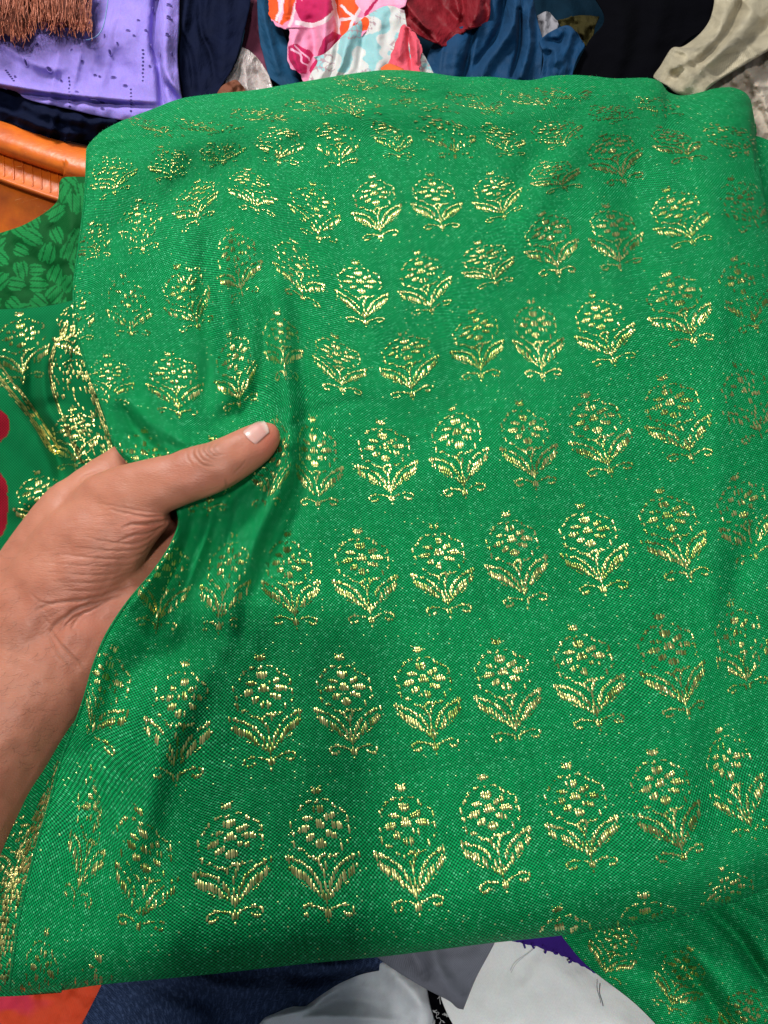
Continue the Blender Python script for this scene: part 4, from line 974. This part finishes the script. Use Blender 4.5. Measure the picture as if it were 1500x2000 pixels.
for pts in ([(1022,1840),(1024,1846),(1026,1852)], [(1060,1846),(1066,1856),(1064,1862)], [(1112,1872),(1116,1877),(1110,1880)], [(1080,1856),(1084,1862),(1090,1862)], [(1040,1842),(1041,1849)][:2] + [(1044,1852)]):
    thread(pts, -.0390, .0005, PUR, 'frayed_tuft', pur)
g = np.random.default_rng(9); fr = []
for k in range(14):
    x, y = g.uniform(840, 895), g.uniform(1958, 2000); n = 9
    fr.append(W(x + g.normal(0, 3.0, n).cumsum(), y + g.normal(0, 3.0, n).cumsum(), -.045 + g.uniform(-.003, .004)))
v, f = tube_mesh(fr, .00016, 4); mesh_obj('thread_tangle', v, f, LTH, kind='stuff')
bpy.data.objects['thread_tangle']['label'] = 'tangle of pale loose threads between the satin and the white cloth'; bpy.data.objects['thread_tangle']['category'] = 'threads'

# the stall top below everything
m_, nt, b = new_mat('stall_boards'); tc = nd(nt, 'ShaderNodeTexCoord').outputs['Object']
nt.links.new(mix_(nt, noise_(nt, tc, 8, 5, .6), (.05, .035, .025), (.11, .08, .055)), b.inputs['Base Color'])
me = bpy.data.meshes.new('ground'); me.from_pydata([(-3, -2, -.06), (3, -2, -.06), (3, 4, -.06), (-3, 4, -.06)], [], [(0, 1, 2, 3)]); me.materials.append(m_)
o = bpy.data.objects.new('ground', me); C.objects.link(o); o['kind'] = 'structure'

# ------------------------------------------------------------------ the hand
def skin_mat():
    m, nt, b = new_mat('skin')
    tc = nd(nt, 'ShaderNodeTexCoord').outputs['Object']
    big = noise_(nt, tc, 38, 4, .6); fine = noise_(nt, tc, 420, 3, .6)
    vc = nd(nt, 'ShaderNodeVertexColor', layer_name='print').outputs['Color']
    sp = nd(nt, 'ShaderNodeSeparateColor'); nt.links.new(vc, sp.inputs[0])
    c = mix_(nt, ramp_(nt, big, .3, .7), (.51, .205, .125), (.41, .145, .088))
    c = mix_(nt, sp.outputs[0], c, (.48, .135, .085))          # redder: finger tip, web, palm side
    c = mix_(nt, sp.outputs[1], c, (.28, .11, .065))          # browner: creases, knuckle
    c = mix_(nt, math_(nt, 'MULTIPLY', ramp_(nt, fine, .45, .75), .22), c, (.40, .17, .11))
    nt.links.new(c, b.inputs['Base Color'])
    b.inputs['Subsurface Weight'].default_value = .35; b.inputs['Subsurface Radius'].default_value = (1, .35, .18); b.inputs['Subsurface Scale'].default_value = .0035
    nt.links.new(math_(nt, 'MULTIPLY_ADD', fine, .2, .38), b.inputs['Roughness']); b.inputs['Specular IOR Level'].default_value = .38
    vor = nd(nt, 'ShaderNodeTexVoronoi'); vor.inputs['Scale'].default_value = 1250
    mp = nd(nt, 'ShaderNodeMapping'); mp.inputs['Rotation'].default_value = (0, 0, .35); mp.inputs['Scale'].default_value = (.5, 1.25, 1); nt.links.new(tc, mp.inputs[0]); nt.links.new(mp.outputs[0], vor.inputs['Vector'])
    bp = nd(nt, 'ShaderNodeBump'); bp.inputs['Strength'].default_value = .28; bp.inputs['Distance'].default_value = .0003
    nt.links.new(vor.outputs['Distance'], bp.inputs['Height'])
    mp2 = nd(nt, 'ShaderNodeMapping'); mp2.inputs['Rotation'].default_value = (0, 0, .15); mp2.inputs['Scale'].default_value = (.16, 1, 1); nt.links.new(tc, mp2.inputs[0])
    wr = noise_(nt, mp2.outputs[0], 520, 4, .6)
    bp2 = nd(nt, 'ShaderNodeBump'); bp2.inputs['Distance'].default_value = .0008
    nt.links.new(sp.outputs[2], bp2.inputs['Strength']); nt.links.new(wr, bp2.inputs['Height']); nt.links.new(bp.outputs[0], bp2.inputs['Normal'])
    nt.links.new(bp2.outputs[0], b.inputs['Normal'])
    return m
SKIN = skin_mat()
PXM = lambda h=0: 0.355 / FPX          # metres per photo pixel near the hand
def loft(stations, nseg=28, cap=True, power=2.0):
    """stations: (px, py, height of centre, half width px, half thickness m)"""
    S = np.array(stations, float); m = len(S); t = np.arange(m); tt = np.linspace(0, m - 1, (m - 1) * 6 + 1)
    S = np.stack([cubic(t, S[:, k], tt) for k in range(5)], -1)
    P = W(S[:, 0], S[:, 1], S[:, 2])
    dep = -((P - CAM) @ BACK); hw = S[:, 3] * dep / FPX
    T = np.gradient(P, axis=0); T /= np.linalg.norm(T, axis=1)[:, None]
    A = np.cross(T, N); A /= np.linalg.norm(A, axis=1)[:, None]; B = np.cross(A, T)
    a = np.arange(nseg) * 2 * np.pi / nseg
    ca = np.sign(np.cos(a)) * np.abs(np.cos(a)) ** (2 / power); sa = np.sign(np.sin(a)) * np.abs(np.sin(a)) ** (2 / power)
    R = P[:, None] + hw[:, None, None] * ca[None, :, None] * A[:, None] + S[:, 4][:, None, None] * sa[None, :, None] * B[:, None]
    n = len(P); V = np.vstack([R.reshape(-1, 3), P[:1], P[-1:]])
    F = [(i * nseg + j, i * nseg + (j + 1) % nseg, (i + 1) * nseg + (j + 1) % nseg, (i + 1) * nseg + j) for i in range(n - 1) for j in range(nseg)]
    F += [(n * nseg, (j + 1) % nseg, j) for j in range(nseg)] + [(n * nseg + 1, (n - 1) * nseg + j, (n - 1) * nseg + (j + 1) % nseg) for j in range(nseg)]
    return V, F
def cubic(x, y, q):
    # monotone-ish Catmull-Rom through the stations
    k = np.clip(np.floor(q).astype(int), 0, len(x) - 2); f = q - k
    g = lambda i: y[np.clip(i, 0, len(x) - 1)]
    a, b, c, d = g(k - 1), g(k), g(k + 1), g(k + 2)
    return .5 * (2 * b + (c - a) * f + (2 * a - 5 * b + 4 * c - d) * f * f + (3 * b - a - 3 * c + d) * f ** 3)
LOFTS = [
 # thumb
 [(150,1050,-.006,70,.013),(215,1000,.002,82,.014),(285,958,.0085,63,.0118),(345,937,.0115,54,.0104),(400,919,.0125,52,.0098),(438,903,.0125,49,.0096),(478,880,.0112,44.5,.0090),(506,862,.0102,40,.0078),(526,850,.0093,30,.0060),(538,843,.0088,19,.0042),(544,840,.0086,8,.0020)],
 # wrist and palm
 [(-330,1850,.002,225,.040),(-210,1690,-.004,190,.037),(-95,1510,-.009,163,.034),(8,1368,-.011,150,.0300),(105,1225,-.010,150,.0195),(180,1112,-.0115,156,.0165),(250,1060,-.021,135,.0125),(320,1015,-.030,100,.010)],
 # ball of the thumb
 [(-60,1380,-.018,80,.024),(20,1270,-.009,96,.023),(90,1175,-.0045,102,.0205),(165,1085,-.001,105,.0180),(240,1015,.003,86,.0145),(310,975,.006,55,.0105)],
 # first metacarpal side, index finger running under the cloth
 [(-110,1400,-.020,80,.020),(-30,1290,-.014,92,.020),(40,1190,-.009,98,.019),(110,1080,-.008,92,.0165),(165,995,-.010,76,.015),(210,945,-.014,56,.0125),(262,902,-.020,44,.0095),(340,868,-.024,38,.0085),(430,840,-.027,37,.0080),(510,835,-.029,33,.0070),(560,850,-.030,20,.005)],
 # the other fingers, closed under the cloth
 [(240,1040,-.026,55,.010),(330,960,-.033,42,.0095),(430,930,-.035,38,.0085),(520,930,-.032,35,.0078),(580,950,-.032,20,.005)],
 [(220,1090,-.028,55,.010),(330,1045,-.034,42,.009),(430,1020,-.036,37,.0085),(520,1030,-.032,33,.0075),(565,1050,-.032,18,.005)],
 [(200,1130,-.028,50,.010),(310,1120,-.034,38,.0085),(420,1110,-.036,33,.0078),(490,1120,-.032,28,.0068),(525,1135,-.032,15,.004)],
]
def build_hand():
    me = bpy.data.meshes.new('person'); V = []; F = []
    for L_ in LOFTS:
        v, f = loft(L_, power=2.15); o = len(V); V += v.tolist(); F += [tuple(i + o for i in q) for q in f]
    me.from_pydata(V, [], F); ob = bpy.data.objects.new('tmp_hand', me); C.objects.link(ob)
    # orient every shell outwards before the union
    bm = bmesh.new(); bm.from_mesh(me); bmesh.ops.recalc_face_normals(bm, faces=bm.faces); bm.to_mesh(me); bm.free()
    m = ob.modifiers.new('r', 'REMESH'); m.mode = 'VOXEL'; m.voxel_size = .0011; m.use_smooth_shade = True
    s = ob.modifiers.new('s', 'SMOOTH'); s.iterations = 14; s.factor = .6
    bpy.context.view_layer.update()
    ev = ob.evaluated_get(bpy.context.evaluated_depsgraph_get()); me2 = bpy.data.meshes.new_from_object(ev)
    bpy.data.objects.remove(ob)
    bm = bmesh.new(); bm.from_mesh(me2); bmesh.ops.triangulate(bm, faces=bm.faces); 
    # refine the part the photograph shows
    vis = []
    for f in bm.faces:
        c = np.array(f.calc_center_median()); x, y = project(c)
        if -40 < x < 570 and f.normal.dot(Vector(CAM - c)) > 0 and (c - ORG) @ N > -.030: vis.append(f)
    ed = list({e for f in vis for e in f.edges})
    bmesh.ops.subdivide_edges(bm, edges=ed, cuts=1, use_grid_fill=True, smooth=0)
    bmesh.ops.triangulate(bm, faces=bm.faces)
    bm.to_mesh(me2); bm.free()
    return me2
hme = build_hand()
nv = len(hme.vertices); HV = np.empty(nv * 3); hme.vertices.foreach_get('co', HV); HV = HV.reshape(-1, 3)
HN = np.empty(nv * 3); hme.vertices.foreach_get('normal', HN); HN = HN.reshape(-1, 3)
hx, hy = project(HV); front = np.clip((HN @ N) * 3 + .2, 0, 1)
CREASES = [  # polyline, width px, depth m, colour
 ([(345,1003),(325,1016),(300,1022),(262,1024),(240,1030)], 4.0, .0017, .8),
 ([(338,1012),(318,1030),(296,1040),(258,1046),(232,1058)], 3.2, .0010, .6),
 ([(330,1004),(300,1010),(262,1006),(215,994)], 3.0, .0009, .45),
 ([(322,1000),(285,1000),(240,992),(190,982)], 3.0, .0005, .3),
 ([(318,1034),(280,1056),(240,1062),(170,1050)], 3.0, .0007, .4),
 ([(312,1050),(270,1072),(220,1076),(150,1068)], 2.8, .0006, .35),
 ([(305,1062),(262,1088),(205,1092),(120,1082)], 2.8, .0006, .35),
 ([(298,1078),(250,1104),(190,1106),(100,1100)], 2.8, .0005, .3),
 ([(290,1090),(240,1118),(180,1122),(95,1118)], 2.8, .0005, .3),
 ([(280,1104),(232,1130),(175,1138),(105,1136)], 2.8, .0004, .3),
 ([(268,1120),(225,1144),(170,1154),(110,1154)], 2.8, .0004, .25),
 ([(250,1142),(205,1162),(160,1172),(100,1180),(70,1192)], 4.2, .0013, .7),
 ([(235,1165),(190,1176),(150,1190),(112,1216),(100,1232)], 4.5, .0014, .7),
 ([(222,1168),(180,1190),(140,1208),(122,1232)], 3.2, .0008, .5),
 ([(100,1232),(120,1260),(150,1290),(168,1310)], 3.0, .0008, .6),
 ([(96,1240),(110,1272),(140,1304)], 2.6, .0005, .4),
 ([(200,1180),(160,1200),(142,1226),(150,1236)], 3.2, .0007, .4),
 ([(70,1190),(88,1210),(104,1226)], 2.4, .0003, .2),
 ([(60,1160),(80,1176),(110,1180)], 3.2, .0005, .3),
 ([(205,1070),(215,1110),(200,1150)], 7, .0004, .1),
 # thumb joint
 ([(384,872),(378,886),(386,900),(400,910),(416,912)], 3.0, .0007, .45),
 ([(392,868),(388,884),(396,898),(412,904)], 2.4, .0006, .5),
 ([(402,868),(398,882),(408,894),(420,898)], 2.2, .0006, .6),
 ([(414,866),(408,880),(418,890),(430,892)], 2.2, .0006, .6),
 ([(426,864),(420,876),(428,888),(438,890)], 2.2, .0005, .5),
 ([(378,880),(376,892),(384,906)], 2.2, .0004, .3),
 ([(366,876),(366,894),(376,910)], 2.2, .0003, .2),
 ([(438,962),(442,948),(440,936)], 3.0, .0009, .6),
 ([(456,925),(470,912),(480,900)], 2.2, .0004, .3),
 ([(232,886),(240,900),(252,912)], 2.0, .0003, .1),
 ([(150,940),(170,925),(200,915)], 2.6, .0003, .1)]
disp = np.zeros(nv); red = np.zeros(nv); brn = np.zeros(nv)
sel = (hx > -60) & (hx < 580)
for pl, w, d, cl in CREASES:
    dd, t, s = polydist(hx[sel], hy[sel] + 1.2 * noise2(hx[sel] / 11, hy[sel] / 11, 45, 2), smooth_poly(pl, 6)); tp_ = np.sin(np.pi * np.clip(t * .9 + .05, 0, 1)) ** .6
    disp[sel] -= (1.25 * np.exp(-(dd / w) ** 2) - .42 * np.exp(-(dd / (w * 2.4)) ** 2)) * d * .52 * tp_
    brn[sel] = np.maximum(brn[sel], np.exp(-(dd / (w * .9)) ** 2) * cl * .8 * tp_)
# fan of fine skin lines across the ball of the thumb
fan = np.sin((hy + .22 * hx + 10 * noise2(hx / 60, hy / 40, 47, 3)) / 3.4)
reg = np.exp(-(((hx - 205) / 125) ** 2 + ((hy - 1085) / 85) ** 2) ** 1.5)
disp -= np.clip(fan, 0, 1) ** 3 * .00017 * reg * (.6 + .6 * noise2(hx / 30, hy / 20, 48, 2))
disp += .0006 * noise2(hx / 45, hy / 45, 49, 2) * front
k_ = np.exp(-(((hx - 412) / 34) ** 2 + ((hy - 888) / 24) ** 2)); disp += .0010 * k_
disp += .0012 * np.exp(-(((hx - 150) / 40) ** 2 + ((hy - 1240) / 26) ** 2)) 
HV2 = HV + HN * (disp * front)[:, None]
red += .85 * np.exp(-(((hx - 528) / 34) ** 2 + ((hy - 862) / 40) ** 2)) + .5 * np.exp(-(((hx - 300) / 70) ** 2 + ((hy - 1030) / 34) ** 2)) + .45 * np.exp(-(((hx - 170) / 110) ** 2 + ((hy - 1200) / 70) ** 2)) + .3 * np.exp(-(((hx - 440) / 90) ** 2 + ((hy - 940) / 20) ** 2))
brn += .40 * k_ + .25 * np.exp(-(((hx - 60) / 90) ** 2 + ((hy - 1400) / 160) ** 2))
hme.vertices.foreach_set('co', HV2.ravel()); hme.update()
ca = hme.color_attributes.new('print', 'FLOAT_COLOR', 'POINT'); cc = np.ones((nv, 4), np.float32)
cc[:, 0] = np.clip(red, 0, 1); cc[:, 1] = np.clip(brn, 0, .9); cc[:, 2] = .12 + .5 * np.clip(reg, 0, 1); ca.data.foreach_set('color', cc.ravel())
hme.polygons.foreach_set('use_smooth', np.ones(len(hme.polygons), bool)); hme.materials.clear(); hme.materials.append(SKIN)
hand = bpy.data.objects.new('person', hme); C.objects.link(hand)
tag(hand, 'bare left hand and forearm reaching in from the left, thumb pressed on the green cloth', 'person')
# thumb nail
m_, nt, b = new_mat('nail'); tcn = nd(nt, 'ShaderNodeTexCoord').outputs['UV']
sx = nd(nt, 'ShaderNodeSeparateXYZ'); nt.links.new(tcn, sx.inputs[0])
c = mix_(nt, ramp_(nt, sx.outputs[0], .0, .75), (.66, .36, .30), (.60, .29, .25))
c = mix_(nt, ramp_(nt, sx.outputs[0], .74, .90), c, (.66, .45, .38))
nt.links.new(c, b.inputs['Base Color']); b.inputs['Roughness'].default_value = .30; b.inputs['Specular IOR Level'].default_value = .55; b.inputs['Coat Weight'].default_value = .15
b.inputs['Subsurface Weight'].default_value = .2; b.inputs['Subsurface Scale'].default_value = .002
st = nd(nt, 'ShaderNodeMapping'); st.inputs['Scale'].default_value = (.05, 1, 1); nt.links.new(tcn, st.inputs[0])
bp = nd(nt, 'ShaderNodeBump'); bp.inputs['Strength'].default_value = .2; bp.inputs['Distance'].default_value = .0004; nt.links.new(noise_(nt, st.outputs[0], 14, 3), bp.inputs['Height']); nt.links.new(bp.outputs[0], b.inputs['Normal'])
bh = bvh_of(hand)
q00, q10, q11, q01 = np.array([476., 847]), np.array([505., 820]), np.array([524., 843]), np.array([499., 866])   # cuticle side (top, ...), free edge
# u runs from the cuticle to the free edge, v from the upper rim down the side
A0, A1, B0, B1 = np.array([475., 838.]), np.array([503., 867.]), np.array([508., 820.]), np.array([525., 848.])
A0, A1, B0, B1 = np.array([474., 843.]), np.array([500., 868.]), np.array([509., 819.]), np.array([525., 845.])
nu_, nv_ = 22, 20; Vn = []; ok = True; UVn = []
for i in range(nu_):
    for j in range(nv_):
        u = i / (nu_ - 1); v = j / (nv_ - 1)
        bu = (u - .5) * 2; bv_ = (v - .5) * 2
        p = (A0 * (1 - v) + A1 * v) * (1 - u) + (B0 * (1 - v) + B1 * v) * u
        p = p + (np.array([21., -17.]) / 27) * ((1 - bv_ ** 2) * (3.5 if u > .5 else -3.0) * abs(bu))
        r_ = cast(bh, p[0], p[1])
        if r_ is None:
            pt, nn = (Vn[-1], lastn) if Vn else (W(p[0], p[1], .02), N)
        else: pt, nn = r_
        lastn = nn
        lift = .00055 - .0005 * max(abs(bv_), 0) ** 6 - (.0006 * (1 - u) ** 8) + .0001 * u
        Vn.append(pt + nn * lift); UVn.append((u, v))
Vn = np.array(Vn).reshape(nu_, nv_, 3)
for _ in range(4):
    Vn[1:-1, 1:-1] = .5 * Vn[1:-1, 1:-1] + .125 * (Vn[:-2, 1:-1] + Vn[2:, 1:-1] + Vn[1:-1, :-2] + Vn[1:-1, 2:])
nail = mesh_obj('thumb_nail', Vn.reshape(-1, 3), grid_faces(nu_, nv_), m_, hand, uv=np.array(UVn))
solidify(nail, .0003)
# fine hairs on the forearm
g = np.random.default_rng(4); hr = []
for k in range(230):
    x, y = g.uniform(2, 150), g.uniform(1050, 1500)
    if x > 40 and y < 1180 and g.random() < .7: continue
    r_ = cast(bh, x, y)
    if r_ is None: continue
    a_ = g.normal(2.2, .35); ln = g.uniform(12, 26); pts = []
    for t in np.linspace(0, 1, 6):
        q = cast(bh, x + ln * t * math.cos(a_ + .5 * t), y - ln * t * math.sin(a_ + .5 * t) * -1)
        if q is None: break
        pts.append(q[0] + q[1] * (.0001 + .0007 * math.sin(t * 2.6)))
    if len(pts) == 6: hr.append(np.array(pts))
HAIR = new_mat('hair')[0]; HAIR.node_tree.nodes['Principled BSDF'].inputs['Base Color'].default_value = (.05, .025, .015, 1)
v, f = tube_mesh(hr, .000028, 3); mesh_obj('arm_hair', v, f, HAIR, hand, kind='stuff')

# the phone taking the picture: its shadow falls on the lower left of the cloth
m_, nt, b = new_mat('dark_glass'); b.inputs['Base Color'].default_value = (.01, .01, .012, 1); b.inputs['Roughness'].default_value = .15
m2_, nt, b = new_mat('phone_case'); b.inputs['Base Color'].default_value = (.02, .02, .022, 1); b.inputs['Roughness'].default_value = .6
bm = bmesh.new(); bmesh.ops.create_cube(bm, size=1)
for v_ in bm.verts: v_.co = (v_.co.x * .075, v_.co.y * .160, v_.co.z * .0085)
bmesh.ops.bevel(bm, geom=[e for e in bm.edges if abs((e.verts[0].co - e.verts[1].co).z) > .004], offset=.010, segments=6, affect='EDGES', profile=.5)
me = bpy.data.meshes.new('smartphone'); bm.to_mesh(me); bm.free(); me.materials.append(m2_)
ph = bpy.data.objects.new('smartphone', me); C.objects.link(ph); ph.rotation_euler = (PITCH, 0, 0)
ph.location = CAM + BACK * .0065 + RIGHT * (-.025) + UP * (-.068)
tag(ph, 'dark smartphone held above the cloth, taking the picture', 'phone')
bm = bmesh.new(); bmesh.ops.create_cube(bm, size=1)
for v_ in bm.verts: v_.co = (v_.co.x * .069, v_.co.y * .152, v_.co.z * .0008)
me = bpy.data.meshes.new('screen'); bm.to_mesh(me); bm.free(); me.materials.append(m_)
sc_ = bpy.data.objects.new('screen', me); C.objects.link(sc_); sc_.parent = ph; sc_.location = (0, 0, .0046)
